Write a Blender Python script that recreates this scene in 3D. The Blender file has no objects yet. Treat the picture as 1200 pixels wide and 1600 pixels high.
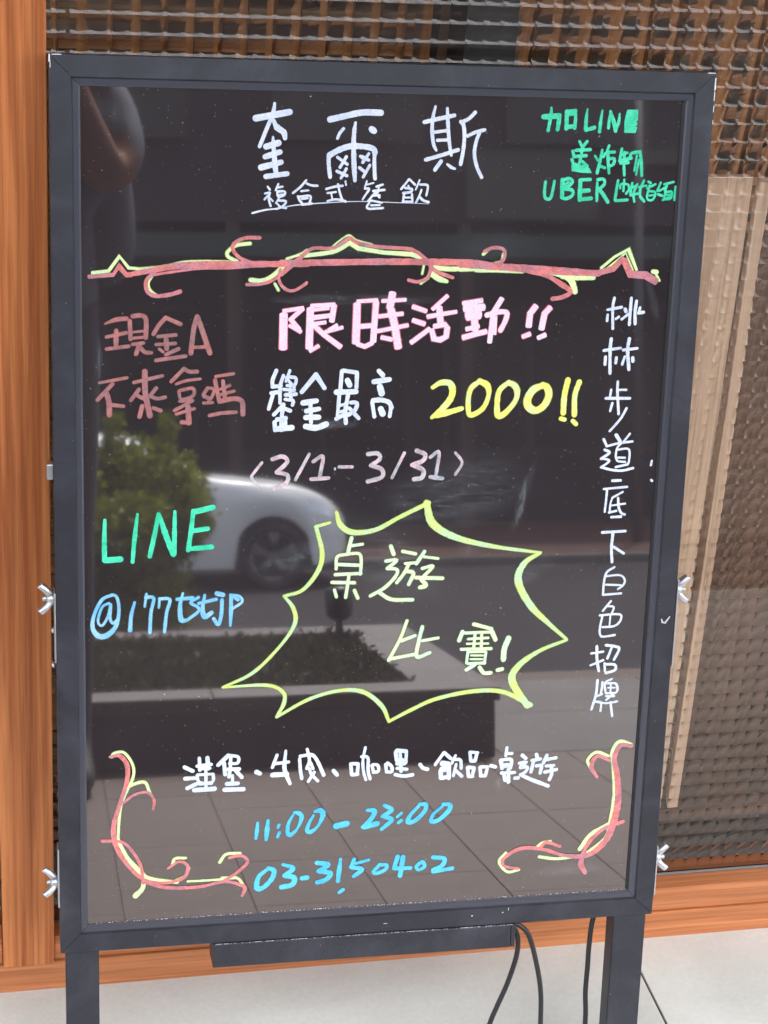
import bpy, bmesh, math, random
import numpy as np
from mathutils import Vector, Matrix, Euler, noise as mnoise

random.seed(7)
SC = bpy.context.scene
COL = SC.collection
R = math.radians

# ------------------------------------------------------------------ camera
FOCAL_PX = 2887.4
cam_d = bpy.data.cameras.new('camera')
cam = bpy.data.objects.new('camera', cam_d)
COL.objects.link(cam)
CAM_LOC = Vector((0.0, -1.67603, 1.44002))
CAM_ROT = Matrix(((0.97533012, 0.21876598, 0.02953981),
                  (-0.20891378, 0.87149645, 0.44367664),
                  (0.07131752, -0.43890249, 0.89569981)))   # columns: right, forward, up
rgt, fwd, upv = CAM_ROT.col[0], CAM_ROT.col[1], CAM_ROT.col[2]
M = Matrix((rgt, upv, -fwd)).transposed().to_4x4()
cam.matrix_world = Matrix.Translation(CAM_LOC) @ M
cam_d.sensor_fit = 'VERTICAL'
cam_d.sensor_height = 36.0
cam_d.lens = FOCAL_PX / 1600.0 * 36.0
cam_d.clip_start = 0.02
cam_d.clip_end = 600.0
cam_d.dof.use_dof = False
SC.camera = cam

# ------------------------------------------------------------------ daylight
SUN_EL, SUN_AZ = R(66.0), R(150.0)       # azimuth measured clockwise from +Y
w = bpy.data.worlds.new('World')
SC.world = w
w.use_nodes = True
nt = w.node_tree
nt.nodes.clear()
o_ = nt.nodes.new('ShaderNodeOutputWorld')
bg = nt.nodes.new('ShaderNodeBackground')
sky = nt.nodes.new('ShaderNodeTexSky')
sky.sky_type = 'NISHITA'
sky.sun_disc = False
sky.sun_elevation = SUN_EL
sky.sun_rotation = SUN_AZ
sky.air_density = 1.0
sky.dust_density = 3.0
hsv = nt.nodes.new('ShaderNodeHueSaturation')   # thin bright cloud cover takes most of the blue out
hsv.inputs['Saturation'].default_value = 0.45
nt.links.new(sky.outputs[0], hsv.inputs['Color'])
nt.links.new(hsv.outputs[0], bg.inputs['Color'])
bg.inputs['Strength'].default_value = 0.15
nt.links.new(bg.outputs[0], o_.inputs['Surface'])

sun_d = bpy.data.lights.new('sun', 'SUN')
sun_d.energy = 2.0
sun_d.angle = R(0.6)
sun_d.color = (1.0, 0.95, 0.88)
sun = bpy.data.objects.new('sun', sun_d)
COL.objects.link(sun)
sdir = Vector((math.sin(SUN_AZ) * math.cos(SUN_EL), math.cos(SUN_AZ) * math.cos(SUN_EL), math.sin(SUN_EL)))
sun.rotation_euler = sdir.to_track_quat('Z', 'Y').to_euler()
sun.location = (0, -3, 9)

SC.view_settings.view_transform = 'Standard'
SC.view_settings.look = 'None'
SC.view_settings.gamma = 1.0
SC.view_settings.use_curve_mapping = False
SC.view_settings.exposure = 2.85

# ------------------------------------------------------------------ helpers
def lin(r, g, b):
    f = lambda c: (c / 255.0 / 12.92) if c <= 10 else ((c / 255.0 + 0.055) / 1.055) ** 2.4
    return (f(r), f(g), f(b), 1.0)

def new_mat(name, base=(0.5, 0.5, 0.5, 1), rough=0.6, metal=0.0, spec=0.5):
    m = bpy.data.materials.new(name)
    m.use_nodes = True
    b = m.node_tree.nodes['Principled BSDF']
    b.inputs['Base Color'].default_value = base
    b.inputs['Roughness'].default_value = rough
    b.inputs['Metallic'].default_value = metal
    b.inputs['Specular IOR Level'].default_value = spec
    return m, m.node_tree, b

def nd(t, typ, **kw):
    n = t.nodes.new(typ)
    for k, v in kw.items():
        setattr(n, k, v)
    return n

def coords(t, scale=(1, 1, 1), kind='Object', loc=(0, 0, 0), rot=(0, 0, 0)):
    c = nd(t, 'ShaderNodeTexCoord')
    mp = nd(t, 'ShaderNodeMapping')
    mp.inputs['Scale'].default_value = scale
    mp.inputs['Location'].default_value = loc
    mp.inputs['Rotation'].default_value = rot
    t.links.new(c.outputs[kind], mp.inputs['Vector'])
    return mp.outputs['Vector']

def noise_n(t, vec, scale, detail=3.0, rough=0.55, dist=0.0):
    n = nd(t, 'ShaderNodeTexNoise')
    n.inputs['Scale'].default_value = scale
    n.inputs['Detail'].default_value = detail
    n.inputs['Roughness'].default_value = rough
    n.inputs['Distortion'].default_value = dist
    t.links.new(vec, n.inputs['Vector'])
    return n.outputs['Fac']

def ramp(t, fac, stops):
    r = nd(t, 'ShaderNodeValToRGB')
    e = r.color_ramp.elements
    while len(e) > 1:
        e.remove(e[-1])
    e[0].position, e[0].color = stops[0][0], stops[0][1]
    for p, c in stops[1:]:
        x = e.new(p)
        x.color = c
    t.links.new(fac, r.inputs['Fac'])
    return r.outputs['Color']

def g(v):
    return (v, v, v, 1)

def mix(t, fac, a, b, mode='MIX'):
    m = nd(t, 'ShaderNodeMix', data_type='RGBA', blend_type=mode)
    for s, v in ((m.inputs[0], fac), (m.inputs[6], a), (m.inputs[7], b)):
        if isinstance(v, (int, float, tuple)):
            s.default_value = v
        else:
            t.links.new(v, s)
    return m.outputs[2]

def math_n(t, op, a, b=None, clamp=False):
    m = nd(t, 'ShaderNodeMath', operation=op, use_clamp=clamp)
    for i, v in enumerate((a, b)):
        if v is None:
            continue
        if isinstance(v, (int, float)):
            m.inputs[i].default_value = v
        else:
            t.links.new(v, m.inputs[i])
    return m.outputs[0]

def bump(t, b, h, strength=0.3, dist=0.001):
    n = nd(t, 'ShaderNodeBump')
    n.inputs['Strength'].default_value = strength
    n.inputs['Distance'].default_value = dist
    t.links.new(h, n.inputs['Height'])
    t.links.new(n.outputs[0], b.inputs['Normal'])

def obj(name, bm, mats=None, parent=None, smooth=False, loc=None, rot=None):
    me = bm if isinstance(bm, bpy.types.Mesh) else bpy.data.meshes.new(name)
    if not isinstance(bm, bpy.types.Mesh):
        bm.to_mesh(me)
        bm.free()
    if mats is not None and len(me.materials) == 0:
        for m in (mats if isinstance(mats, (list, tuple)) else [mats]):
            me.materials.append(m)
    if smooth:
        me.polygons.foreach_set('use_smooth', [True] * len(me.polygons))
    o = bpy.data.objects.new(name, me)
    COL.objects.link(o)
    if parent is not None:
        o.parent = parent
    if loc is not None:
        o.location = loc
    if rot is not None:
        o.rotation_euler = rot
    return o

def empty(name, loc=(0, 0, 0), rot=(0, 0, 0)):
    o = bpy.data.objects.new(name, None)
    COL.objects.link(o)
    o.location = loc
    o.rotation_euler = rot
    o.empty_display_size = 0.1
    return o

def tag(o, label=None, cat=None, group=None, kind=None):
    if label: o['label'] = label
    if cat: o['category'] = cat
    if group: o['group'] = group
    if kind: o['kind'] = kind
    return o

def box(bm, x0, x1, y0, y1, z0, z1, mi=0, bev=0.0):
    vs = [bm.verts.new(p) for p in ((x0, y0, z0), (x1, y0, z0), (x1, y1, z0), (x0, y1, z0),
                                    (x0, y0, z1), (x1, y0, z1), (x1, y1, z1), (x0, y1, z1))]
    fs = []
    for q in ((0, 3, 2, 1), (4, 5, 6, 7), (0, 1, 5, 4), (1, 2, 6, 5), (2, 3, 7, 6), (3, 0, 4, 7)):
        f = bm.faces.new([vs[i] for i in q])
        f.material_index = mi
        fs.append(f)
    if bev > 0:
        es = list({e for f in fs for e in f.edges})
        bmesh.ops.bevel(bm, geom=es, offset=bev, segments=2, affect='EDGES', profile=0.6)
    return bm

def BX(*a, **k):
    return box(bmesh.new(), *a, **k)

def tube(bm, pts, rad, n=12, mi=0, cap=True):
    pts = [Vector(p) for p in pts]
    rads = rad if isinstance(rad, (list, tuple)) else [rad] * len(pts)
    rings = []
    up = None
    for i, p in enumerate(pts):
        d = (pts[min(i + 1, len(pts) - 1)] - pts[max(i - 1, 0)]).normalized()
        if up is None:
            up = d.orthogonal().normalized()
        up = (up - d * up.dot(d)).normalized()
        s = d.cross(up)
        rings.append([bm.verts.new(p + (up * math.cos(2 * math.pi * k / n) + s * math.sin(2 * math.pi * k / n)) * rads[i]) for k in range(n)])
    for a, b in zip(rings, rings[1:]):
        for k in range(n):
            f = bm.faces.new((a[k], a[(k + 1) % n], b[(k + 1) % n], b[k]))
            f.material_index = mi
            f.smooth = True
    if cap:
        bm.faces.new(rings[0][::-1]).material_index = mi
        bm.faces.new(rings[-1]).material_index = mi
    return bm

def spline(pts, n=8):
    P = [Vector(p) for p in pts]
    out = []
    for i in range(len(P) - 1):
        a = P[i - 1] if i > 0 else P[i] * 2 - P[i + 1]
        b, c = P[i], P[i + 1]
        d = P[i + 2] if i + 2 < len(P) else P[i + 1] * 2 - P[i]
        for k in range(n):
            t = k / n
            out.append(0.5 * ((2 * b) + (c - a) * t + (2 * a - 5 * b + 4 * c - d) * t * t + (3 * b - a - 3 * c + d) * t ** 3))
    out.append(P[-1])
    return out

# ------------------------------------------------------------------ materials
def wood_mat(name, axis, c_dark, c_light, seed=0.0):
    """Long streaky grain running along one axis."""
    m, t, b = new_mat(name, rough=0.42, spec=0.4)
    s = {'z': (105, 105, 2.2), 'x': (2.2, 105, 105)}[axis]
    v = coords(t, s, loc=(seed, seed * 2, seed))
    n1 = noise_n(t, v, 1.0, 5.0, 0.6, 0.35)
    s2 = {'z': (260, 260, 5), 'x': (5, 260, 260)}[axis]
    n2 = noise_n(t, coords(t, s2), 1.0, 3.0, 0.6)
    s3 = {'z': (14, 14, 0.9), 'x': (0.9, 14, 14)}[axis]
    n3 = noise_n(t, coords(t, s3, loc=(3 + seed, 1, 2)), 1.0, 2.0, 0.5)
    cc = ramp(t, n1, [(0.34, c_dark), (0.47, tuple(0.5 * (a + d) for a, d in zip(c_dark, c_light))), (0.58, c_light), (0.72, tuple(min(1, x * 1.12) for x in c_light))])
    fine = ramp(t, n2, [(0.32, g(0.62)), (0.52, g(1.0))])
    broad = ramp(t, n3, [(0.3, (0.86, 0.80, 0.76, 1)), (0.7, (1.08, 1.06, 1.02, 1))])
    c = mix(t, 0.8, cc, fine, 'MULTIPLY')
    c = mix(t, 1.0, c, broad, 'MULTIPLY')
    t.links.new(c, b.inputs['Base Color'])
    bump(t, b, n2, 0.12, 0.0006)
    return m

WD, WL = (0.32, 0.086, 0.022, 1), (0.60, 0.215, 0.070, 1)
M_post = wood_mat('post_wood', 'z', WD, WL)
M_rail = wood_mat('rail_wood', 'x', (0.39, 0.125, 0.040, 1), (0.57, 0.220, 0.088, 1), 4.0)
M_slat = wood_mat('slat_wood', 'z', (0.27, 0.125, 0.045, 1), (0.48, 0.235, 0.090, 1), 9.0)
M_shelf = wood_mat('shelf_wood', 'x', (0.28, 0.14, 0.068, 1), (0.47, 0.255, 0.135, 1), 11.0)
M_pale = wood_mat('pale_wood', 'z', (0.76, 0.58, 0.43, 1), (0.84, 0.67, 0.52, 1), 6.0)

def stone_mat(name, c1, c2, rough=0.5, sc=6.0, speck=0.12, spec=0.5):
    m, t, b = new_mat(name, rough=rough, spec=spec)
    v = coords(t)
    n1 = noise_n(t, v, sc, 5.0, 0.6, 0.6)
    n2 = noise_n(t, v, sc * 22, 2.0, 0.6)
    n3 = noise_n(t, v, sc * 0.4, 3.0, 0.5, 1.5)
    c = ramp(t, n1, [(0.3, c1), (0.7, c2)])
    c = mix(t, speck, c, ramp(t, n2, [(0.35, g(0.25)), (0.65, g(1.0))]), 'MULTIPLY')
    c = mix(t, 0.4, c, ramp(t, n3, [(0.35, g(0.7)), (0.6, g(1.0))]), 'MULTIPLY')
    t.links.new(c, b.inputs['Base Color'])
    bump(t, b, n2, 0.08, 0.0005)
    return m

M_tile = stone_mat('floor_tile_stone', (0.62, 0.62, 0.555, 1), (0.71, 0.71, 0.645, 1), 0.32, 7.0, 0.08)
M_grout, _, _ = new_mat('tile_grout', (0.085, 0.064, 0.054, 1), 0.9)
M_paver = stone_mat('paver_stone', (0.080, 0.058, 0.049, 1), (0.106, 0.079, 0.067, 1), 0.7, 9.0, 0.2)
M_pale_pave = stone_mat('pale_pavement_stone', (0.085, 0.078, 0.076, 1), (0.115, 0.105, 0.103, 1), 0.8, 4.0, 0.2)
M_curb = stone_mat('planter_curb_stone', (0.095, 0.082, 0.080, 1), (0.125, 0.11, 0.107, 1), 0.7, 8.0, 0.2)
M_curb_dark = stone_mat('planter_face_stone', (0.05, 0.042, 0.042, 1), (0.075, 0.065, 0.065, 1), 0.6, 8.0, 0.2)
M_asphalt = stone_mat('asphalt', (0.019, 0.0175, 0.019, 1), (0.027, 0.025, 0.027, 1), 0.9, 3.0, 0.3, 0.2)
M_kerbst = stone_mat('kerb_concrete', (0.10, 0.099, 0.094, 1), (0.13, 0.128, 0.122, 1), 0.85, 3.0, 0.2, 0.2)
M_soil, _, _ = new_mat('soil', (0.05, 0.035, 0.025, 1), 0.95)
M_terrain = stone_mat('terrain_ground', (0.10, 0.10, 0.07, 1), (0.16, 0.15, 0.11, 1), 0.95, 0.5, 0.3, 0.1)
M_white, _, _ = new_mat('canopy_plaster', (0.62, 0.58, 0.54, 1), 0.85)

def brick_mat():
    m, t, b = new_mat('brick_sidewalk', rough=0.85, spec=0.2)
    v = coords(t)
    br = nd(t, 'ShaderNodeTexBrick')
    br.inputs['Color1'].default_value = (0.062, 0.028, 0.020, 1)
    br.inputs['Color2'].default_value = (0.048, 0.024, 0.020, 1)
    br.inputs['Mortar'].default_value = (0.04, 0.036, 0.033, 1)
    br.inputs['Scale'].default_value = 4.0
    br.inputs['Mortar Size'].default_value = 0.015
    t.links.new(v, br.inputs['Vector'])
    t.links.new(br.outputs[0], b.inputs['Base Color'])
    return m
M_brick = brick_mat()

# powder coated frame: dark blue grey with faint dust
def frame_mat():
    m, t, b = new_mat('powder_coated_aluminium', rough=0.42, spec=0.5)
    v = coords(t)
    n1 = noise_n(t, v, 900, 2.0, 0.6)
    n2 = noise_n(t, coords(t, (2, 2, 2)), 7, 4.0, 0.6, 1.0)
    c = ramp(t, n1, [(0.30, (0.010, 0.0105, 0.015, 1)), (0.70, (0.025, 0.026, 0.035, 1))])
    dusty = ramp(t, n2, [(0.48, g(0)), (0.75, g(0.30))])
    c = mix(t, dusty, c, (0.085, 0.09, 0.11, 1))
    vo = nd(t, 'ShaderNodeTexVoronoi')
    vo.inputs['Scale'].default_value = 55
    t.links.new(v, vo.inputs['Vector'])
    dot = math_n(t, 'LESS_THAN', vo.outputs['Distance'], 0.022)
    t.links.new(mix(t, dot, c, (0.34, 0.34, 0.36, 1)), b.inputs['Base Color'])
    bump(t, b, n1, 0.10, 0.0003)
    return m
M_frame = frame_mat()
M_trim, _, _ = new_mat('inner_trim_gloss', (0.045, 0.048, 0.062, 1), 0.26, 0.0, 0.7)
M_gasket, _, _ = new_mat('gasket_black', (0.008, 0.008, 0.010, 1), 0.6)
M_black, _, _ = new_mat('rubber_black', (0.012, 0.012, 0.014, 1), 0.38)
M_zinc, _, _ = new_mat('zinc_plated_steel', (0.60, 0.61, 0.63, 1), 0.36, 0.85)
M_chip, _, _ = new_mat('bare_aluminium', (0.85, 0.84, 0.82, 1), 0.35, 0.4)
M_dust, _, _ = new_mat('settled_dust', (0.55, 0.52, 0.50, 1), 0.9)

def panel_mat():
    """Glossy black writing panel: acrylic over black film, dust specks and wiped ink haze."""
    m, t, b = new_mat('black_writing_panel', rough=0.035, spec=1.0)
    b.inputs['IOR'].default_value = 1.85
    v = coords(t)
    base = (0.026, 0.0205, 0.0225, 1)
    veil = noise_n(t, v, 5.0, 4.0, 0.6, 0.8)
    c = mix(t, ramp(t, veil, [(0.35, g(0.0)), (0.8, g(0.35))]), base, (0.052, 0.043, 0.044, 1))
    # fine dust grain
    fd = noise_n(t, v, 1500, 1.0, 0.5)
    c = mix(t, ramp(t, fd, [(0.60, g(0)), (0.80, g(0.22))]), c, (0.20, 0.19, 0.18, 1))
    # specks
    for sc, th, keep, bright in ((110, 0.045, 0.40, 0.30), (42, 0.024, 0.35, 0.50), (230, 0.09, 0.50, 0.20), (70, 0.032, 0.5, 0.42)):
        vo = nd(t, 'ShaderNodeTexVoronoi')
        vo.inputs['Scale'].default_value = sc
        t.links.new(v, vo.inputs['Vector'])
        near = math_n(t, 'LESS_THAN', vo.outputs['Distance'], th)
        sep = nd(t, 'ShaderNodeSeparateColor')
        t.links.new(vo.outputs['Color'], sep.inputs[0])
        sel = math_n(t, 'GREATER_THAN', sep.outputs[0], keep)
        # specks gather in clouds
        cl = math_n(t, 'GREATER_THAN', noise_n(t, v, 6.0 + sc * 0.02, 2.0), 0.47)
        f = math_n(t, 'MULTIPLY', math_n(t, 'MULTIPLY', near, sel), cl)
        c = mix(t, f, c, (bright, bright * 0.98, bright * 0.94, 1))
    # wiped ink smears: (u, v, half width, half height, slant, strength)
    streak = ramp(t, noise_n(t, coords(t, (1, 1, 1), rot=(0, R(-38), 0)), 1.0, 1.0), [(0, g(1)), (1, g(1))])
    for (u0, v0, ru, rv, sl, st) in ((0.075, 0.465, 0.075, 0.045, 0.5, 0.50), (0.010, 0.40, 0.055, 0.05, -0.7, 0.42),
                                     (0.145, 0.46, 0.006, 0.040, 0.25, 0.9), (-0.07, 0.405, 0.045, 0.018, 0.9, 0.50),
                                     (-0.03, 0.655, 0.09, 0.007, 0.06, 0.55), (-0.05, 0.535, 0.03, 0.006, 0.2, 0.6),
                                     (0.265, 0.655, 0.005, 0.025, -0.3, 0.5), (0.10, 0.70, 0.05, 0.03, 0.2, 0.22),
                                     (0.215, 0.055, 0.045, 0.008, 0.35, 0.45), (-0.25, 0.82, 0.02, 0.02, -0.8, 0.35),
                                     (0.135, 0.155, 0.006, 0.008, 0.0, 0.8), (0.09, 0.41, 0.012, 0.012, 0.0, 0.5),
                                     (0.16, 0.385, 0.02, 0.016, 0.6, 0.45), (-0.268, 0.60, 0.004, 0.02, 0.0, 0.5)):
        sp = nd(t, 'ShaderNodeSeparateXYZ')
        t.links.new(v, sp.inputs[0])
        du = math_n(t, 'SUBTRACT', sp.outputs[0], u0)
        dv = math_n(t, 'SUBTRACT', sp.outputs[2], v0)
        du = math_n(t, 'SUBTRACT', du, math_n(t, 'MULTIPLY', dv, sl))
        q = math_n(t, 'ADD', math_n(t, 'POWER', math_n(t, 'ABSOLUTE', math_n(t, 'DIVIDE', du, ru)), 2.0),
                   math_n(t, 'POWER', math_n(t, 'ABSOLUTE', math_n(t, 'DIVIDE', dv, rv)), 2.0))
        f = math_n(t, 'SUBTRACT', 1.0, q, True)
        nz = noise_n(t, coords(t, (40, 1, 160) if ru > rv else (160, 1, 40), rot=(0, R(20 * sl), 0)), 1.0, 4.0, 0.65, 0.8)
        nz = ramp(t, nz, [(0.40, g(0.08)), (0.72, g(1.0))])
        f = math_n(t, 'MULTIPLY', math_n(t, 'MULTIPLY', f, nz), st)
        c = mix(t, math_n(t, 'MULTIPLY', f, 0.75), c, (0.20, 0.22, 0.23, 1))
    t.links.new(c, b.inputs['Base Color'])
    rr = ramp(t, veil, [(0.3, g(0.018)), (0.8, g(0.033))])
    t.links.new(rr, b.inputs['Roughness'])
    return m
M_panel = panel_mat()

def ink_mat(name, c1, c2, alpha=(1.0, 1.0)):
    m, t, b = new_mat(name, rough=0.55, spec=0.35)
    v = coords(t)
    n = noise_n(t, coords(t, (1, 1, 1)), 48, 2.0, 0.5, 1.0)
    n3 = noise_n(t, coords(t, (420, 1, 900), rot=(0, R(24), 0)), 1.0, 3.0, 0.6)      # dry strokes of the pen
    cc = ramp(t, n, [(0.36, c2), (0.60, c1)])
    t.links.new(mix(t, 1.0, cc, ramp(t, n3, [(0.32, g(0.66)), (0.52, g(1.0))]), 'MULTIPLY'), b.inputs['Base Color'])
    if alpha[0] < 1.0 or alpha[1] < 1.0:
        n2 = noise_n(t, v, 70, 2.0, 0.5, 1.5)
        t.links.new(ramp(t, n2, [(0.35, g(alpha[0])), (0.6, g(alpha[1]))]), b.inputs['Alpha'])
    return m
INK = {  # second material paints the glow and ghost reflection around each stroke
    'white': (ink_mat('ink_white', (0.70, 0.75, 0.84, 1), (0.58, 0.65, 0.78, 1)), None),
    'mint': (ink_mat('ink_mint', (0.07, 0.72, 0.42, 1), (0.03, 0.56, 0.30, 1)), ink_mat('ink_mint_glow', (0.10, 0.92, 0.62, 1), (0.0, 0.36, 0.17, 1))),
    'lime': (ink_mat('ink_lime', (0.76, 0.88, 0.42, 1), (0.60, 0.80, 0.42, 1)), ink_mat('ink_lime_glow', (0.22, 0.38, 0.07, 1), (0.14, 0.26, 0.05, 1))),
    'limepale': (ink_mat('ink_pale_lime', (0.72, 0.88, 0.50, 1), (0.60, 0.80, 0.56, 1)), ink_mat('ink_pale_lime_glow', (0.20, 0.34, 0.06, 1), (0.13, 0.24, 0.06, 1))),
    'burst': (ink_mat('ink_burst', (0.62, 0.72, 0.21, 1), (0.52, 0.72, 0.42, 1)), ink_mat('ink_burst_glow', (0.20, 0.36, 0.03, 1), (0.12, 0.28, 0.06, 1))),
    'yellow': (ink_mat('ink_yellow', (0.86, 0.84, 0.15, 1), (0.68, 0.82, 0.36, 1)), ink_mat('ink_yellow_glow', (0.36, 0.44, 0.02, 1), (0.22, 0.32, 0.02, 1))),
    'coral': (ink_mat('ink_coral', (0.72, 0.215, 0.20, 1), (0.56, 0.22, 0.25, 1), (0.72, 1.0)), None),
    'pink': (ink_mat('ink_pink', (0.86, 0.62, 0.72, 1), (0.74, 0.66, 0.80, 1)), ink_mat('ink_pink_glow', (0.66, 0.12, 0.18, 1), (0.42, 0.07, 0.11, 1))),
    'rose': (ink_mat('ink_rose_grey', (0.72, 0.54, 0.58, 1), (0.42, 0.46, 0.48, 1), (0.62, 1.0)), None),
    'salmon': (ink_mat('ink_salmon', (0.48, 0.185, 0.17, 1), (0.34, 0.17, 0.17, 1), (0.72, 0.97)), ink_mat('ink_salmon_glow', (0.17, 0.05, 0.05, 1), (0.09, 0.03, 0.03, 1))),
    'blue': (ink_mat('ink_blue', (0.18, 0.49, 0.70, 1), (0.34, 0.62, 0.80, 1)), ink_mat('ink_blue_glow', (0.03, 0.17, 0.32, 1), (0.02, 0.10, 0.2, 1))),
    'cyan': (ink_mat('ink_cyan', (0.11, 0.56, 0.76, 1), (0.08, 0.45, 0.68, 1)), ink_mat('ink_cyan_glow', (0.02, 0.20, 0.32, 1), (0.02, 0.12, 0.2, 1))),
}

# ================================================================== GROUND
terrain = tag(obj('terrain', BX(-300, 300, -300, 300, -1.6, -1.2), M_terrain), kind='structure')
road = tag(obj('road', BX(-80, 80, -17.15, -3.22, -1.3, -1.08), M_asphalt), kind='structure')
tag(obj('road_kerb', BX(-80, 80, -17.30, -17.15, -1.3, -0.99), M_kerbst), kind='structure')
tag(obj('brick_sidewalk', BX(-80, 80, -21.6, -17.30, -1.3, -1.00), M_brick), kind='structure')

# shop forecourt: grout bed, tiles by the wall, brown pavers further out
plaza = tag(obj('plaza_pavement', BX(-9, 12, -3.20, 0.02, -1.55, -0.0022), M_grout), kind='structure')
tile_me = None
def rounded_slab(sx, sy, h, bev):
    return BX(-sx / 2, sx / 2, -sy / 2, sy / 2, -h, 0, bev=bev)
TS = 0.80
bm = rounded_slab(TS - 0.0028, TS - 0.0028, 0.012, 0.0008)
me = bpy.data.meshes.new('floor_tile'); bm.to_mesh(me); bm.free(); me.materials.append(M_tile)
for i in range(-4, 6):
    o = bpy.data.objects.new('floor_tile', me); COL.objects.link(o)
    o.parent = plaza
    o.location = (0.7662 + (i + 0.5) * TS, -TS / 2 + 0.004, random.uniform(0.0, 0.0004))
bm = rounded_slab(0.1932, 0.1298, 0.010, 0.0006)
me = bpy.data.meshes.new('paver'); bm.to_mesh(me); bm.free(); me.materials.append(M_paver)
PX, PY = 0.1955, 0.1305
for j in range(10):
    for i in range(-9, 16):
        o = bpy.data.objects.new('paver', me); COL.objects.link(o)
        o.parent = plaza
        o.location = (0.367 + (i + 0.5) * PX, -0.800 - (j + 0.5) * PY, random.uniform(-0.0003, 0.0004))
bm = bmesh.new()
for j in range(10):
    for i in list(range(-40, -9)) + list(range(16, 50)):
        x, y = 0.367 + (i + 0.5) * PX, -0.800 - (j + 0.5) * PY
        box(bm, x - 0.095, x + 0.095, y - 0.063, y + 0.063, -0.0020, 0)
tag(obj('paver_field', bm, M_paver, plaza), kind='stuff')
# pale slabs beyond the pavers, right of the planter
bm = rounded_slab(0.597, 0.467, 0.010, 0.001)
me = bpy.data.meshes.new('pavement_slab'); bm.to_mesh(me); bm.free(); me.materials.append(M_pale_pave)
for j in range(2):
    for i in range(0, 14):
        o = bpy.data.objects.new('pavement_slab', me); COL.objects.link(o)
        o.parent = plaza
        o.location = (1.31 + i * 0.6, -2.345 - j * 0.47, 0)

# ------------------------------------------------------------------ planter bed with ground cover
PX0, PX1, PY0, PY1, PH = -3.2, 0.99, -3.14, -2.085, 0.148
planter = tag(empty('planter_bed', (0, PY1, 0)), 'low dark walled planter bed with pale stone curb, filled with short green ground cover', 'planter')
def pl(name, bm, m):
    bm.transform(Matrix.Translation((0, -PY1, 0)))
    return obj(name, bm, m, planter)
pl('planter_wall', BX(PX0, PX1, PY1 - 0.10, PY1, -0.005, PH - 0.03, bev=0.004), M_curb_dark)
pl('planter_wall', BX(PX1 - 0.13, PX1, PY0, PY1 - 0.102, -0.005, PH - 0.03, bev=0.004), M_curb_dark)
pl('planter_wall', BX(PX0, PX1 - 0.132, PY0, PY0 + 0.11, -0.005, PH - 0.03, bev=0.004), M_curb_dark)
k = 0
x = PX0
while x < PX1 - 0.05:
    x2 = min(x + 0.60, PX1 + 0.01)
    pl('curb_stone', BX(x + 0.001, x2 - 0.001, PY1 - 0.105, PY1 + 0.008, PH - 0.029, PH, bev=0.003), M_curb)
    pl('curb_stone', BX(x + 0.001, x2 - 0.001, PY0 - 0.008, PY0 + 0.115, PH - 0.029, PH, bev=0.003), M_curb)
    x = x2
for j in range(2):
    y0 = PY0 + 0.117 + j * 0.42
    pl('curb_stone', BX(PX1 - 0.155, PX1 + 0.008, y0, min(y0 + 0.417, PY1 - 0.107), PH - 0.029, PH, bev=0.003), M_curb)
pl('soil', BX(PX0 + 0.05, PX1 - 0.131, PY0 + 0.112, PY1 - 0.101, 0.0, PH - 0.035), M_soil)

def leaf_mat(name, c1, c2):
    m, t, b = new_mat(name, rough=0.55, spec=0.3)
    oi = nd(t, 'ShaderNodeNewGeometry')
    v = coords(t)
    n = noise_n(t, v, 14, 3.0)
    col = ramp(t, oi.outputs['Random Per Island'], [(0.0, c1), (1.0, c2)])
    t.links.new(mix(t, ramp(t, n, [(0.4, g(0.0)), (0.7, g(0.6))]), col, c2), b.inputs['Base Color'])
    tr = nd(t, 'ShaderNodeBsdfTranslucent')
    t.links.new(col, tr.inputs['Color'])
    ms = nd(t, 'ShaderNodeMixShader')
    ms.inputs[0].default_value = 0.45
    out = t.nodes['Material Output']
    t.links.new(b.outputs[0], ms.inputs[1]); t.links.new(tr.outputs[0], ms.inputs[2])
    t.links.new(ms.outputs[0], out.inputs['Surface'])
    return m
M_grass = leaf_mat('ground_cover_leaf', (0.012, 0.019, 0.004, 1), (0.048, 0.046, 0.010, 1))
M_bush = leaf_mat('bush_leaf', (0.060, 0.085, 0.010, 1), (0.23, 0.245, 0.028, 1))
M_bark, _, _ = new_mat('bark', (0.09, 0.065, 0.045, 1), 0.9)

def leaves(name, pts, size, mat, parent=None, up=0.4, rng=None):
    """many small folded leaves in one mesh, pts = list of (pos, normal-ish)"""
    rng = rng or random
    V, F = [], []
    for p, nrm in pts:
        d = Vector((rng.gauss(0, 1), rng.gauss(0, 1), rng.gauss(0, 1)))
        d = (d.normalized() + nrm * up).normalized()
        s = d.cross(Vector((rng.gauss(0, 1), rng.gauss(0, 1), rng.gauss(0, 1)))).normalized()
        L = size * rng.uniform(0.6, 1.3)
        i = len(V)
        V += [p, p + d * L * 0.5 + s * L * 0.28, p + d * L, p + d * L * 0.5 - s * L * 0.28]
        F += [(i, i + 1, i + 2, i + 3)]
    me = bpy.data.meshes.new(name)
    me.from_pydata([tuple(v) for v in V], [], F)
    me.materials.append(mat)
    o = bpy.data.objects.new(name, me)
    COL.objects.link(o)
    if parent: o.parent = parent
    return o
rg = random.Random(3)
pts = []
for _ in range(30000):
    x = rg.uniform(-1.6, PX1 - 0.15); y = rg.uniform(PY0 + 0.12, PY1 - 0.11)
    h = 0.5 + 0.5 * mnoise.noise(Vector((x * 3, y * 3, 0)))
    pts.append((Vector((x, y - PY1, PH - 0.035 + rg.uniform(0, 0.02 + 0.03 * h))), Vector((0, 0, 1))))
tag(leaves('ground_cover', pts, 0.022, M_grass, planter, 0.8, rg), kind='stuff')

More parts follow.
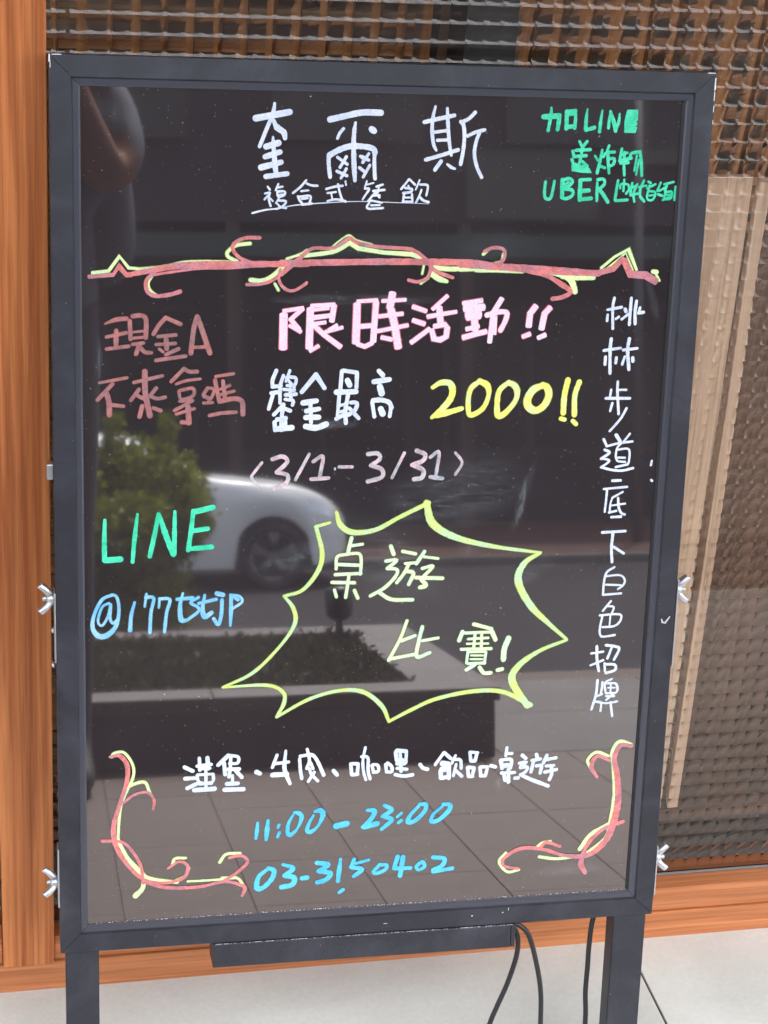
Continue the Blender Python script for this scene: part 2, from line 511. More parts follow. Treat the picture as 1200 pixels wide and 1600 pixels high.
# small black garden light standing in the bed
gl = tag(empty('garden_light', (0.80, -2.97, 0.113)), 'small black garden spotlight standing in the planter near its far curb', 'garden light')
obj('base', tube(bmesh.new(), [(0, 0, 0), (0, 0, 0.02)], 0.045, 20), M_black, gl)
obj('stem', tube(bmesh.new(), [(0, 0, 0.02), (0, 0, 0.075)], 0.010, 12), M_black, gl)
obj('lamp_head', tube(bmesh.new(), [(0, 0, 0.075), (0, 0, 0.085), (0, -0.005, 0.15), (0, -0.006, 0.155)], [0.022, 0.034, 0.036, 0.028], 20), M_black, gl)

# ------------------------------------------------------------------ round bush by the road
def bush(name, cx, cy, cz, rx, ry, rz, n, size, label, seed):
    rb = random.Random(seed)
    root = tag(empty(name, (cx, cy, cz)), label, 'bush')
    lobes = []
    for _ in range(26):
        th, ph = rb.uniform(0, 6.283), rb.uniform(0.0, 1.45)
        lobes.append((Vector((rx * 0.72 * math.cos(th) * math.sin(ph + .25), ry * 0.72 * math.sin(th) * math.sin(ph + .25), rz * (0.55 + 0.38 * math.cos(ph)))), rb.uniform(0.20, 0.36)))
    P = []
    for _ in range(n):
        c, r = rb.choice(lobes)
        d = Vector((rb.gauss(0, 1), rb.gauss(0, 1), rb.gauss(0, 1))).normalized()
        rr = r * rx * 1.1 * (rb.random() ** 0.4)
        P.append((c + d * rr, d))
    for _ in range(n // 30):                       # a few shoots poking out of the top
        a = rb.choice((0.55, 0.1, -0.4)) * rx
        hh = rb.random()
        P.append((Vector((a + rb.gauss(0, .03) + hh * .06, 0.1 * a + rb.gauss(0, .03), rz * (0.95 + 0.30 * hh))), Vector((0, 0, 1))))
    for _ in range(n // 4):
        P.append((Vector((rb.uniform(-rx, rx) * 0.75, rb.uniform(-ry, ry) * 0.75, rb.uniform(0.05, 0.5) * rz)), Vector((0, 0, 1))))
    leaves('crown', P, size, M_bush, root, 0.35, rb)
    bm = bmesh.new()
    for _ in range(9):
        a = rb.uniform(0, 6.28)
        tube(bm, [(0.05 * math.cos(a), 0.05 * math.sin(a), -0.02), (0.25 * rx * math.cos(a), 0.25 * ry * math.sin(a), rz * 0.35), (0.6 * rx * math.cos(a), 0.6 * ry * math.sin(a), rz * 0.75)], [0.03, 0.02, 0.008], 7)
    obj('trunk', bm, M_bark, root, True)
    return root
bush('round_bush', 0.42, -12.0, -1.08, 0.88, 0.75, 1.34, 26000, 0.058, 'round leafy yellow-green bush standing at the roadside in front of the white car', 5)
bush('round_bush', -2.3, -12.4, -1.08, 1.2, 1.0, 1.35, 6000, 0.10, 'wide green roadside bush further left than the one in front of the car', 8)

# ================================================================== CAR
def car():
    M_carp, t, b = new_mat('white_car_paint', (0.70, 0.71, 0.73, 1), 0.4, 0.0, 0.6)
    b.inputs['Coat Weight'].default_value = 0.6
    M_glass, _, _ = new_mat('car_glass', (0.03, 0.035, 0.04, 1), 0.05, 0.0, 0.8)
    M_tyre, _, _ = new_mat('tyre_rubber', (0.025, 0.025, 0.027, 1), 0.85)
    M_alloy, _, _ = new_mat('alloy_wheel', (0.17, 0.17, 0.175, 1), 0.35, 0.7)
    M_dark, _, _ = new_mat('car_dark_plastic', (0.02, 0.02, 0.022, 1), 0.6)
    M_lamp, _, _ = new_mat('headlight_glass', (0.65, 0.70, 0.75, 1), 0.08, 0.2, 0.9)
    M_tail, _, _ = new_mat('tail_light_red', (0.35, 0.02, 0.02, 1), 0.2)
    root = tag(empty('parked_car', (0.77, -16.20, -1.08)), 'white hatchback parked across the road behind the round bush, nose to the right', 'car')
    # x along the car (nose +x). (x, half width, bottom, belt, top)
    HW = 0.86
    st = [(-2.05, 0.62, 0.42, 0.80, 0.82), (-1.95, 0.76, 0.28, 0.92, 1.00), (-1.70, 0.83, 0.22, 0.98, 1.12), (-1.50, HW, 0.20, 1.00, 1.32),
          (-1.05, HW, 0.20, 0.99, 1.44), (-0.55, HW, 0.20, 0.98, 1.47), (0.05, HW, 0.20, 0.97, 1.42), (0.48, HW, 0.20, 0.97, 1.22),
          (0.82, HW, 0.20, 0.975, 1.035), (1.20, 0.855, 0.20, 0.955, 0.99), (1.60, 0.84, 0.20, 0.90, 0.95), (1.85, 0.79, 0.22, 0.82, 0.87),
          (2.02, 0.68, 0.26, 0.70, 0.76), (2.11, 0.50, 0.34, 0.56, 0.62)]
    # subdivide stations
    arr = np.array(st)
    xs = np.linspace(-2.05, 2.11, 84)
    S = [np.interp(xs, arr[:, 0], arr[:, i]) for i in range(1, 5)]
    for i in range(4):
        for _ in range(3):
            S[i][1:-1] = (S[i][:-2] + 2 * S[i][1:-1] + S[i][2:]) / 4
    WR = 0.315; WX = (1.38, -1.22); WZ = 0.315
    bm = bmesh.new()
    rings = []
    for i, x in enumerate(xs):
        hw, zb, belt, top = (S[k][i] for k in range(4))
        arch = zb
        for wx in WX:
            dd = abs(x - wx)
            if dd < WR + 0.055:
                arch = max(arch, WZ + math.sqrt((WR + 0.055) ** 2 - dd ** 2))
        tw = hw - 0.06 - (top - belt) * 0.40
        tw = max(tw, hw * 0.45)
        side = [(hw - 0.02, arch), (hw - 0.004 , arch + (belt - arch) * 0.25), (hw, arch + (belt - arch) * 0.55), (hw - 0.012, arch + (belt - arch) * 0.8), (hw - 0.05, belt),
                (hw - 0.05 - (hw - 0.05 - tw) * 0.5, belt + (top - belt) * 0.5), (tw, belt + (top - belt) * 0.88), (tw * 0.86, top - 0.012 * (top - belt)), (tw * 0.4, top + 0.01)]
        ring = [bm.verts.new((x, -a, z)) for a, z in side] + [bm.verts.new((x, 0, top + 0.015))] + [bm.verts.new((x, a, z)) for a, z in side[::-1]]
        rings.append(ring)
    n = len(rings[0])
    for a, b_ in zip(rings, rings[1:]):
        for k in range(n - 1):
            bm.faces.new((a[k], b_[k], b_[k + 1], a[k + 1])).smooth = True
    bm.faces.new(rings[0][::-1]); bm.faces.new(rings[-1])
    bmesh.ops.recalc_face_normals(bm, faces=bm.faces[:])
    body = obj('body', bm, M_carp, root)
    obj('underbody', BX(-1.95, 1.95, -0.70, 0.70, 0.17, 0.42), M_dark, root)
    # windows (slightly proud of the body)
    def zt(x): return float(np.interp(x, xs, S[3]))
    def belt(x): return float(np.interp(x, xs, S[2]))
    for sy in (-1, 1):
        for (xa, xb) in ((-1.60, -0.87), (-0.80, -0.05), (0.0, 0.70)):
            bm = bmesh.new()
            prev = None
            for x in np.linspace(xa, xb, 10):
                b0, t0 = belt(x) + 0.025, zt(x) - 0.10
                t0 = max(t0, b0 + 0.01)
                hw = 0.86 - 0.05
                tw = 0.86 - 0.06 - (zt(x) - belt(x)) * 0.40
                f = (t0 - b0) / max(zt(x) - belt(x), 0.05)
                p = [bm.verts.new((x, sy * (hw + 0.004), b0)), bm.verts.new((x, sy * (hw - (hw - tw) * f * 0.95 + 0.006), t0))]
                if prev: bm.faces.new((prev[0], p[0], p[1], prev[1]))
                prev = p
            obj('side_window', bm, M_glass, root)
        def side_y(x, z):
            hw, zb, bl = (float(np.interp(x, xs, S[k])) for k in range(3))
            return float(np.interp((z - zb) / (bl - zb), (0, .25, .55, .8, 1.0), (hw - .02, hw - .004, hw, hw - .012, hw - .05)))
        bm = bmesh.new()
        rows = []
        for t_ in np.linspace(0, 1, 10):
            x = 1.56 + 0.45 * t_
            bl = float(np.interp(x, xs, S[2]))
            h_ = 0.02 + 0.10 * math.sin(math.pi * min(1, 0.15 + t_ * 0.8))
            z1 = bl - 0.025
            rows.append([bm.verts.new((x + 0.004, sy * (side_y(x, z) + 0.007), z)) for z in (z1 - h_, z1 - h_ * 0.5, z1)])
        for p_, q_ in zip(rows, rows[1:]):
            for kk in range(2):
                bm.faces.new((p_[kk], q_[kk], q_[kk + 1], p_[kk + 1])).smooth = True
        obj('headlight', bm, M_lamp, root)
        for xa in (0.66, -0.42):
            bm = bmesh.new()
            prev = None
            for t_ in np.linspace(0.05, 0.98, 10):
                z = 0.24 + (float(np.interp(xa, xs, S[2])) - 0.24) * t_
                xx = xa - 0.05 * math.sin(t_ * 2.6)
                p_ = [bm.verts.new((xx - 0.005, sy * (side_y(xa, z) + 0.0035), z)), bm.verts.new((xx + 0.005, sy * (side_y(xa, z) + 0.0035), z))]
                if prev: bm.faces.new((prev[0], prev[1], p_[1], p_[0]))
                prev = p_
            obj('door_seam', bm, M_dark, root)
        obj('mirror', BX(0.48, 0.62, sy * 0.95 - 0.09, sy * 0.95 + 0.09, 0.98, 1.10, bev=0.03), M_carp, root)
        obj('door_handle', BX(-0.35, -0.18, sy * 0.868 - 0.012, sy * 0.868 + 0.012, 0.80, 0.83, bev=0.006), M_carp, root)
        obj('tail_light', BX(-2.02, -1.90, sy * 0.68 - 0.09, sy * 0.68 + 0.09, 0.78, 0.92, bev=0.02), M_tail, root)
    bm = bmesh.new()
    vs = [bm.verts.new(p) for p in ((0.86, -0.66, 1.05), (0.86, 0.66, 1.05), (0.28, 0.56, 1.365), (0.28, -0.56, 1.365))]
    bm.faces.new(vs); obj('windscreen', bm, M_glass, root)
    obj('grille', BX(2.04, 2.10, -0.34, 0.34, 0.40, 0.50, bev=0.01), M_dark, root)
    for wx in WX:
        for sy in (-1, 1):
            bm = bmesh.new()
            prof = [(WR - 0.09, -0.10), (WR - 0.03, -0.105), (WR, -0.08), (WR, 0.08), (WR - 0.03, 0.105), (WR - 0.09, 0.10)]
            N = 36
            rg_ = [[bm.verts.new((r * math.cos(a), yv, r * math.sin(a))) for r, yv in prof] for a in [2 * math.pi * i / N for i in range(N)]]
            for i in range(N):
                for k in range(len(prof)):
                    bm.faces.new((rg_[i][k], rg_[(i + 1) % N][k], rg_[(i + 1) % N][(k + 1) % len(prof)], rg_[i][(k + 1) % len(prof)])).smooth = True
            wheel = obj('wheel', bm, M_tyre, root, loc=(wx, sy * 0.745, WZ))
            bm = bmesh.new()
            tube(bm, [(0, sy * 0.02, 0), (0, sy * 0.04, 0)], [WR - 0.092, WR - 0.092], 36)
            for f in bm.faces: f.material_index = 1
            for a in range(5):
                an = 2 * math.pi * a / 5 + 0.3
                for da in (-0.14, 0.14):
                    p0 = Vector((0.04 * math.cos(an), sy * 0.085, 0.04 * math.sin(an)))
                    p1 = Vector(((WR - 0.10) * math.cos(an + da), sy * 0.095, (WR - 0.10) * math.sin(an + da)))
                    tube(bm, [p0, p1], [0.018, 0.022], 6)
            tube(bm, [(0, sy * 0.06, 0), (0, sy * 0.10, 0)], 0.05, 16)
            # rim lip
            N = 36
            a0 = [bm.verts.new(((WR - 0.085) * math.cos(2 * math.pi * i / N), sy * 0.10, (WR - 0.085) * math.sin(2 * math.pi * i / N))) for i in range(N)]
            a1 = [bm.verts.new(((WR - 0.115) * math.cos(2 * math.pi * i / N), sy * 0.085, (WR - 0.115) * math.sin(2 * math.pi * i / N))) for i in range(N)]
            for i in range(N): bm.faces.new((a0[i], a0[(i + 1) % N], a1[(i + 1) % N], a1[i]))
            obj('rim', bm, [M_alloy, M_dark], wheel)
    return root
car()

# ================================================================== BUILDING ACROSS THE ROAD
def far_building():
    M_w, _, _ = new_mat('dark_shop_wall', (0.018, 0.014, 0.015, 1), 0.8)
    M_gl, _, _ = new_mat('dark_shop_glass', (0.012, 0.012, 0.013, 1), 0.4, 0.0, 0.2)
    M_gr, _, _ = new_mat('green_fascia', (0.016, 0.036, 0.031, 1), 0.7)
    M_pi, _, _ = new_mat('brown_pillar', (0.045, 0.028, 0.022, 1), 0.8)
    M_lt, _, _ = new_mat('sky_glimpse_grey', (0.040, 0.041, 0.038, 1), 0.7)
    M_fr, _, _ = new_mat('dark_window_frame', (0.022, 0.020, 0.020, 1), 0.6)
    root = tag(empty('arcade_building', (0, -25.0, -1.2)), 'long dark arcaded building with a green fascia band on the far side of the road', 'building')
    def p(name, bm, m, par=root):
        bm.transform(Matrix.Translation((0, 25.0, 1.2)) if par is root else Matrix())
        return obj(name, bm, m, par)
    p('wall', BX(-45, 45, -34, -25.0, -1.2, 9), M_w)
    p('upper_floor', BX(-45, 45, -24.99, -22.4, 2.95, 9), M_w)
    p('fascia', BX(-2.2, 9.5, -22.38, -22.28, 2.50, 2.80), M_gr)
    for i in range(-12, 15):
        p('pillar', BX(2.44 + i * 3.1, 2.62 + i * 3.1, -22.62, -22.42, -1.2, 2.95), M_pi)
    for i in range(-12, 15):
        x0 = 2.75 + i * 3.1
        fr = p('window', BX(x0, x0 + 2.6, -24.99, -24.93, -0.2, 2.0), M_fr)
        for q in range(2):
            bm = BX(x0 + 0.08 + q * 1.27, x0 + 1.25 + q * 1.27, 0.075, 0.09, 1.08, 3.10)
            obj('pane', bm, M_gl, fr)
        fr2 = p('window', BX(x0 + 0.3, x0 + 2.3, -22.39, -22.34, 4.0, 5.4), M_fr)
    p('sky_glimpse_panel', BX(5.6, 7.4, -22.34, -22.24, 3.0, 3.9), M_lt)  # added panels, their paler grey stands for glimpses of bright sky
    p('sky_glimpse_panel', BX(7.46, 9.0, -22.34, -22.24, 3.75, 3.95), M_lt)
    return root
far_building()
# a thin lamp pole standing on the far sidewalk
lp = tag(empty('street_lamp', (6.75, -18.6, -1.00)), 'thin grey street lamp standing on the far brick sidewalk', 'street lamp')
M_pole, _, _ = new_mat('pole_grey', (0.07, 0.07, 0.072, 1), 0.5)
obj('pole', tube(bmesh.new(), [(0, 0, 0), (0, 0, 5.4)], [0.06, 0.04], 12), M_pole, lp)
obj('lamp_arm', tube(bmesh.new(), [(0, 0, 5.35), (-0.6, 0.3, 5.6)], 0.03, 10), M_pole, lp)
obj('lamp_head', BX(-0.85, -0.5, 0.2, 0.4, 5.55, 5.65, bev=0.02), M_pole, lp)

# ================================================================== STOREFRONT
shop = tag(empty('shop_front', (0, 0, 0)), 'shop front of orange-brown wooden posts and rails holding check patterned textured glass', 'shop front')
GY = 0.030                       # front of the glass
obj('lower_rail', BX(-2.6, 4.2, 0.0, 0.07, -0.004, 0.0385, bev=0.0012), M_rail, shop)
obj('post', BX(0.0222, 0.0785, -0.006, 0.07, 0.0405, 2.60, bev=0.0012), M_post, shop)
obj('sill_rail', BX(0.0790, 2.055, 0.003, 0.07, 0.0392, 0.0725, bev=0.0012), M_rail, shop)
obj('post', BX(2.058, 2.115, -0.006, 0.07, 0.0405, 2.60, bev=0.0012), M_post, shop)
obj('sill_rail', BX(-1.98, 0.0217, 0.003, 0.07, 0.0392, 0.0725, bev=0.0012), M_rail, shop)
obj('post', BX(-2.04, -1.983, -0.006, 0.07, 0.0405, 2.60, bev=0.0012), M_post, shop)
obj('sill_rail', BX(2.118, 4.2, 0.003, 0.07, 0.0392, 0.0725, bev=0.0012), M_rail, shop)
obj('head_rail', BX(-2.6, 4.2, -0.006, 0.07, 2.605, 2.72, bev=0.0012), M_rail, shop)
M_sil, _, _ = new_mat('silicone_bead', (0.16, 0.14, 0.13, 1), 0.5)
obj('silicone_bead', tube(bmesh.new(), [(0.079, GY - 0.001, 0.0735), (2.055, GY - 0.001, 0.0735)], 0.0022, 8), M_sil, shop)
M_fac, _, _ = new_mat('upper_facade', (0.45, 0.40, 0.36, 1), 0.8)
obj('upper_wall', BX(-8, 9, 0.02, 0.25, 2.725, 6.5), M_fac, shop)
obj('side_wall', BX(-8, -2.605, 0.02, 0.25, 0.0, 2.72), M_fac, shop)
obj('side_wall', BX(4.205, 9, 0.02, 0.25, 0.0, 2.72), M_fac, shop)
obj('canopy', BX(-8, 9, -2.10, 0.018, 2.85, 3.0), M_white, shop)

def glass_mat():
    m = bpy.data.materials.new('textured_glass')
    m.use_nodes = True
    t = m.node_tree
    t.nodes.clear()
    out = nd(t, 'ShaderNodeOutputMaterial')
    gb = nd(t, 'ShaderNodeBsdfGlass')
    gb.inputs['Color'].default_value = (0.99, 0.962, 0.93, 1)
    gb.inputs['Roughness'].default_value = 0.0
    gb.inputs['IOR'].default_value = 1.5
    t.links.new(gb.outputs[0], out.inputs['Surface'])
    return m
M_tglass = glass_mat()
CW, CH = 0.01685, 0.01820        # cell pitch

def check_glass(name, x0, x1, z0, z1, K):
    """flat outside; inside face pressed into a grid of small square lenses"""
    T, A = 0.0075, 0.00125
    xs, zs = [], []
    def cuts(a, b, p, ph):
        n0 = math.floor((a - ph) / p)
        e = [a] + [ph + k * p for k in range(n0 + 1, n0 + 2 + int((b - a) / p)) if a + 1e-4 < ph + k * p < b - 1e-4] + [b]
        return e
    ex, ez = cuts(x0, x1, CW, 0.6575), cuts(z0, z1, CH, 1.0913)
    s = np.linspace(0, 1, K + 1)
    V, F = [], []
    gx = [[a + (b_ - a) * t for t in s] for a, b_ in zip(ex, ex[1:])]
    gz = [[a + (b_ - a) * t for t in s] for a, b_ in zip(ez, ez[1:])]
    px = [[A * (1 - (2 * t - 1) ** 2) * (min(1, (b_ - a) / CW)) ** 2 for t in s] for a, b_ in zip(ex, ex[1:])]
    pz = [[A * (1 - (2 * t - 1) ** 2) * (min(1, (b_ - a) / CH)) ** 2 for t in s] for a, b_ in zip(ez, ez[1:])]
    n = K + 1
    loc = [(r_ * n + q, r_ * n + q + 1, (r_ + 1) * n + q + 1, (r_ + 1) * n + q) for r_ in range(K) for q in range(K)]
    for zi, zp in zip(gz, pz):
        for xi, xp in zip(gx, px):
            b0 = len(V)
            V += [(x, GY + T + a + b_, z) for z, b_ in zip(zi, zp) for x, a in zip(xi, xp)]
            F += [(b0 + f[3], b0 + f[2], b0 + f[1], b0 + f[0]) for f in loc]
    ns = len(F)
    b0 = len(V)
    V += [(x0, GY, z0), (x1, GY, z0), (x1, GY, z1), (x0, GY, z1), (x0, GY + T, z0), (x1, GY + T, z0), (x1, GY + T, z1), (x0, GY + T, z1)]
    F += [tuple(b0 + k for k in q) for q in ((0, 1, 2, 3), (0, 4, 5, 1), (1, 5, 6, 2), (2, 6, 7, 3), (3, 7, 4, 0))]
    me = bpy.data.meshes.new(name)
    me.from_pydata(V, [], F)
    me.polygons.foreach_set('use_smooth', [True] * ns + [False] * 5)
    me.update()
    return me
for nm, a, b, K in (('glass_pane', 0.0795, 2.054, 5), ('glass_pane', -1.98, 0.0215, 2), ('glass_pane', 2.119, 4.19, 2)):
    obj(nm, check_glass(nm, a, b, 0.0735, 2.60, K), M_tglass, shop)

# ------------------------------------------------------------------ what stands behind the glass
M_int, _, _ = new_mat('interior_wall_brown', (0.26, 0.17, 0.12, 1), 0.8)
M_intf, _, _ = new_mat('interior_floor_brown', (0.075, 0.045, 0.030, 1), 0.6)
M_dk, _, _ = new_mat('charcoal_panel', (0.030, 0.034, 0.038, 1), 0.5)
M_gr2, _, _ = new_mat('grey_panel', (0.27, 0.21, 0.165, 1), 0.6)
tag(obj('interior_floor', BX(-2.6, 4.2, 0.072, 3.0, -0.06, -0.004), M_intf), kind='structure')
tag(obj('interior_wall', BX(-2.6, 4.2, 3.0, 3.1, -0.06, 3.0), M_int), kind='structure')
tag(obj('interior_ceiling', BX(-2.6, 4.2, 0.26, 3.0, 2.72, 2.80), M_int), kind='structure')
tag(obj('interior_side_wall', BX(-2.7, -2.6, 0.26, 3.0, -0.06, 2.8), M_int), kind='structure')
tag(obj('interior_side_wall', BX(4.2, 4.3, 0.26, 3.0, -0.06, 2.8), M_int), kind='structure')

screen = tag(empty('wooden_partition', (0.08, 0.22, 0.0)), 'orange-brown wooden partition with beige panels standing inside behind the textured glass at the left', 'partition')
M_bei = wood_mat('beige_panel', 'x', (0.26, 0.175, 0.105, 1), (0.40, 0.28, 0.175, 1), 2.0)
me = bpy.data.meshes.new('upright'); bmu = BX(-0.008, 0.008, -0.012, 0.012, 0, 2.2); bmu.to_mesh(me); bmu.free(); me.materials.append(M_slat)
for i in range(8):
    o = bpy.data.objects.new('upright', me); COL.objects.link(o); o.parent = screen
    o.location = (-0.02 + i * 0.058, 0, 0.0)
for k in range(14):
    obj('rail', BX(-0.036, 0.40, 0.013, 0.030, 0.06 + k * 0.155, 0.10 + k * 0.155), M_shelf, screen)
    obj('panel', BX(-0.036, 0.40, 0.050, 0.056, 0.125 + k * 0.155, 0.185 + k * 0.155), M_bei, screen)
obj('back_panel', BX(-0.036, 0.40, 0.30, 0.31, 0.0, 2.2), M_int, screen)

tag(obj('charcoal_column', BX(0.490, 0.545, 0.10, 0.20, -0.002, 2.70, bev=0.004), M_dk), 'charcoal grey column inside the shop behind the glass, right of the lattice screen', 'column')
cab = tag(empty('wooden_grille', (0.560, 0.17, 0.0)), 'square wooden grille with a grey-brown panel behind it, inside the shop above the pale board', 'grille')
obj('back_panel', BX(0.0, 1.35, 0.075, 0.085, 0.90, 2.2), M_gr2, cab)
me1 = bpy.data.meshes.new('upright'); bmu = BX(-0.008, 0.008, 0.0, 0.014, 0.90, 2.2); bmu.to_mesh(me1); bmu.free(); me1.materials.append(M_slat)
for i in range(32):
    o = bpy.data.objects.new('upright', me1); COL.objects.link(o); o.parent = cab
    o.location = (0.012 + i * 0.0425, 0, 0)
me2 = bpy.data.meshes.new('crossbar'); bmu = BX(0.0, 1.35, 0.0145, 0.026, -0.009, 0.009); bmu.to_mesh(me2); bmu.free(); me2.materials.append(M_shelf)
for i in range(29):
    o = bpy.data.objects.new('crossbar', me2); COL.objects.link(o); o.parent = cab
    o.location = (0, 0, 0.925 + i * 0.0445)
obj('bottom_rail', BX(0.0, 1.35, -0.004, 0.03, 0.862, 0.899), M_shelf, cab)
dc = tag(empty('dark_cupboard', (0.56, 0.15, 0.0)), 'dark brown cupboard standing inside behind the lower part of the glass', 'cupboard')
M_dkw = wood_mat('dark_cupboard_wood', 'z', (0.10, 0.052, 0.034, 1), (0.17, 0.095, 0.060, 1), 3.0)
obj('body', BX(0.0, 1.35, 0.02, 0.40, 0.0, 0.85), M_dkw, dc)
for i in range(3):
    obj('door', BX(0.01 + i * 0.445, 0.445 + i * 0.445, 0.0, 0.018, 0.06, 0.835, bev=0.003), M_dkw, dc)
pb = tag(obj('pale_board', BX(0.0, 0.103, -0.008, 0.008, 0.0, 0.78, bev=0.001), M_pale, loc=(0.699, 0.0500, 0.165), rot=(0, -0.016, 0)), 'wide upright pale timber board just behind the glass to the right of the writing board', 'board')
tag(obj('pale_batten', BX(0.0, 0.0135, -0.006, 0.006, 0.0, 0.775, bev=0.001), M_pale, loc=(0.8105, 0.0490, 0.165), rot=(0, -0.016, 0)), 'narrow upright pale timber batten behind the glass, right beside the wide pale board', 'batten')
obj_b = tag(obj('pale_shelf', BX(0.60, 1.30, 0.041, 0.125, 0.150, 0.163), M_dkw), 'low dark brown ledge behind the glass under the pale timber board', 'ledge')

# ================================================================== WRITING BOARD
BW, BH = 0.62, 0.87175
TILT, BYAW = 0.198472886, -0.020767949
B0 = Vector((0.38564474, -0.20533289, 0.21417066))
board = tag(empty('writing_board', B0, (-TILT, 0, BYAW)), 'black illuminated writing board on legs, covered in colourful handwriting, leaning against the shop front', 'sign board')
# local axes: x across, y away from the viewer, z up the board
FW, BEV = 0.0195, 0.0275
def frame_bar(L, top):
    """mitred frame member lying along x, outer edge at z=0 growing +z inward"""
    bm = bmesh.new()
    prof = [(0.0, 0.030), (0.0, 0.0006), (0.0006, 0.0), (FW - 0.0005, 0.0), (FW, 0.0006), (FW + 0.0012, 0.0024), (FW + 0.0060, 0.0026), (BEV - 0.0005, 0.0040), (BEV, 0.0075), (BEV, 0.030)]
    ring = []
    for z, y in prof:
        ring.append((bm.verts.new((-L / 2 + z, y, z)), bm.verts.new((L / 2 - z, y, z))))
    n = len(ring)
    for i in range(n):
        a, b = ring[i], ring[(i + 1) % n]
        f = bm.faces.new((a[0], a[1], b[1], b[0]))
        if 5 <= i <= 7: f.material_index = 1
    bm.faces.new([r_[0] for r_ in ring]); bm.faces.new([r_[1] for r_ in ring[::-1]])
    bmesh.ops.recalc_face_normals(bm, faces=bm.faces[:])
    return bm
gap = 0.00025
for nm, L, loc, ry in (('frame_bar', BW, (0, 0, 0), 0), ('frame_bar', BW, (0, 0, BH), math.pi), ('frame_bar', BH, (-BW / 2, 0, BH / 2), math.pi / 2), ('frame_bar', BH, (BW / 2, 0, BH / 2), -math.pi / 2)):
    obj(nm, frame_bar(L - gap * 2, 0), [M_frame, M_trim], board, loc=loc, rot=(0, ry, 0))
GPL = 0.0060
obj('writing_panel', BX(-BW / 2 + 0.020, BW / 2 - 0.020, GPL, GPL + 0.008, 0.021, BH - 0.021), M_panel, board)
obj('back_cover', BX(-BW / 2 + 0.004, BW / 2 - 0.004, 0.0302, 0.033, 0.004, BH - 0.004), M_black, board)
# dark gasket line down the right hand inner edge and light dust gathered on the lower inner ledge
obj('gasket', BX(0.2803, 0.2833, GPL - 0.0012, GPL - 0.0001, 0.029, BH - 0.0285), M_gasket, board)
rd = random.Random(11)
bm = bmesh.new()
for _ in range(260):
    u = rd.uniform(-0.28, 0.28); s = rd.uniform(0.0002, 0.0006) * (1.4 if rd.random() < .1 else 1)
    vv = 0.0283 + abs(rd.gauss(0, 0.0004)); yy = 0.0050 + rd.uniform(0, .0006)
    vs = [bm.verts.new((u + s * rd.uniform(.6, 1.6) * math.cos(a), yy - 0.0005, vv + s * 0.6 * math.sin(a))) for a in (0.2, 1.4, 2.7, 3.9, 5.2)]
    bm.faces.new(vs)
for _ in range(230):
    u = rd.uniform(-0.155, 0.157); s = rd.uniform(0.0002, 0.0007)
    vs = [bm.verts.new((u + s * rd.uniform(.8, 2.2) * math.cos(a), -0.0015, -0.0004 + s * 0.7 * math.sin(a))) for a in (0.2, 1.4, 2.7, 3.9, 5.2)]
    bm.faces.new(vs)
tag(obj('dust_line', bm, M_dust, board), kind='stuff')
# worn bare metal on two corners and small scratches
def chips(segs):
    bm = bmesh.new()
    for (x, z, w_, h_) in segs:
        vs = [bm.verts.new((x + dx * w_ * rd.uniform(.8, 1.1), -0.0002, z + dz * h_)) for dx, dz in ((-.5, -.5), (.5, -.42), (.45, .5), (-.4, .46))]
        bm.faces.new(vs)
    return bm
obj('bare_edge', chips([(0.3095, 0.861, 0.0013, 0.012), (0.3095, 0.850, 0.0009, 0.009), (0.3096, 0.838, 0.0007, 0.006), (0.3097, 0.826, 0.0006, 0.004), (0.305, 0.8712, 0.008, 0.0008),
                        (-0.3095, 0.868, 0.0014, 0.007), (-0.3088, 0.8625, 0.0006, 0.006), (-0.3035, 0.8712, 0.010, 0.0007), (0.02, -0.0082 + 0.018, 0.004, 0.0005),
                        (0.112, 0.012, 0.002, 0.0012), (0.145, 0.0135, 0.002, 0.001), (0.151, 0.017, 0.0007, 0.003)]), M_chip, board)
# scrap of tape residue on the right bar
bm = bmesh.new()
tube(bm, [(0.3045, -0.0006, 0.3335), (0.2995, -0.0008, 0.3265), (0.2965, -0.0008, 0.3275), (0.2955, -0.0008, 0.331)], [0.0005, 0.0012, 0.0012, 0.0006], 6)
obj('tape_scrap', bm, M_dust, board)

# ---- legs, control box, clamps
LEGL = 0.21417 / math.cos(TILT)
def leg_bm(x0, x1):
    bm = bmesh.new()
    zt_ = -0.0006
    ya, yb = 0.0035, 0.026
    # foot cut level with the ground: world z = B0.z + z*cos(t) - y*sin(t) = 0.006
    def zf(y): return (-0.21417 + 0.006 + y * math.sin(TILT)) / math.cos(TILT)
    P = [(x0, ya, zf(ya)), (x1, ya, zf(ya)), (x1, yb, zf(yb)), (x0, yb, zf(yb)), (x0, ya, zt_), (x1, ya, zt_), (x1, yb, zt_), (x0, yb, zt_)]
    vs = [bm.verts.new(p) for p in P]
    for q in ((0, 3, 2, 1), (4, 5, 6, 7), (0, 1, 5, 4), (1, 2, 6, 5), (2, 3, 7, 6), (3, 0, 4, 7)):
        bm.faces.new([vs[i] for i in q])
    bmesh.ops.bevel(bm, geom=[e for e in bm.edges], offset=0.001, segments=2, affect='EDGES')
    return bm
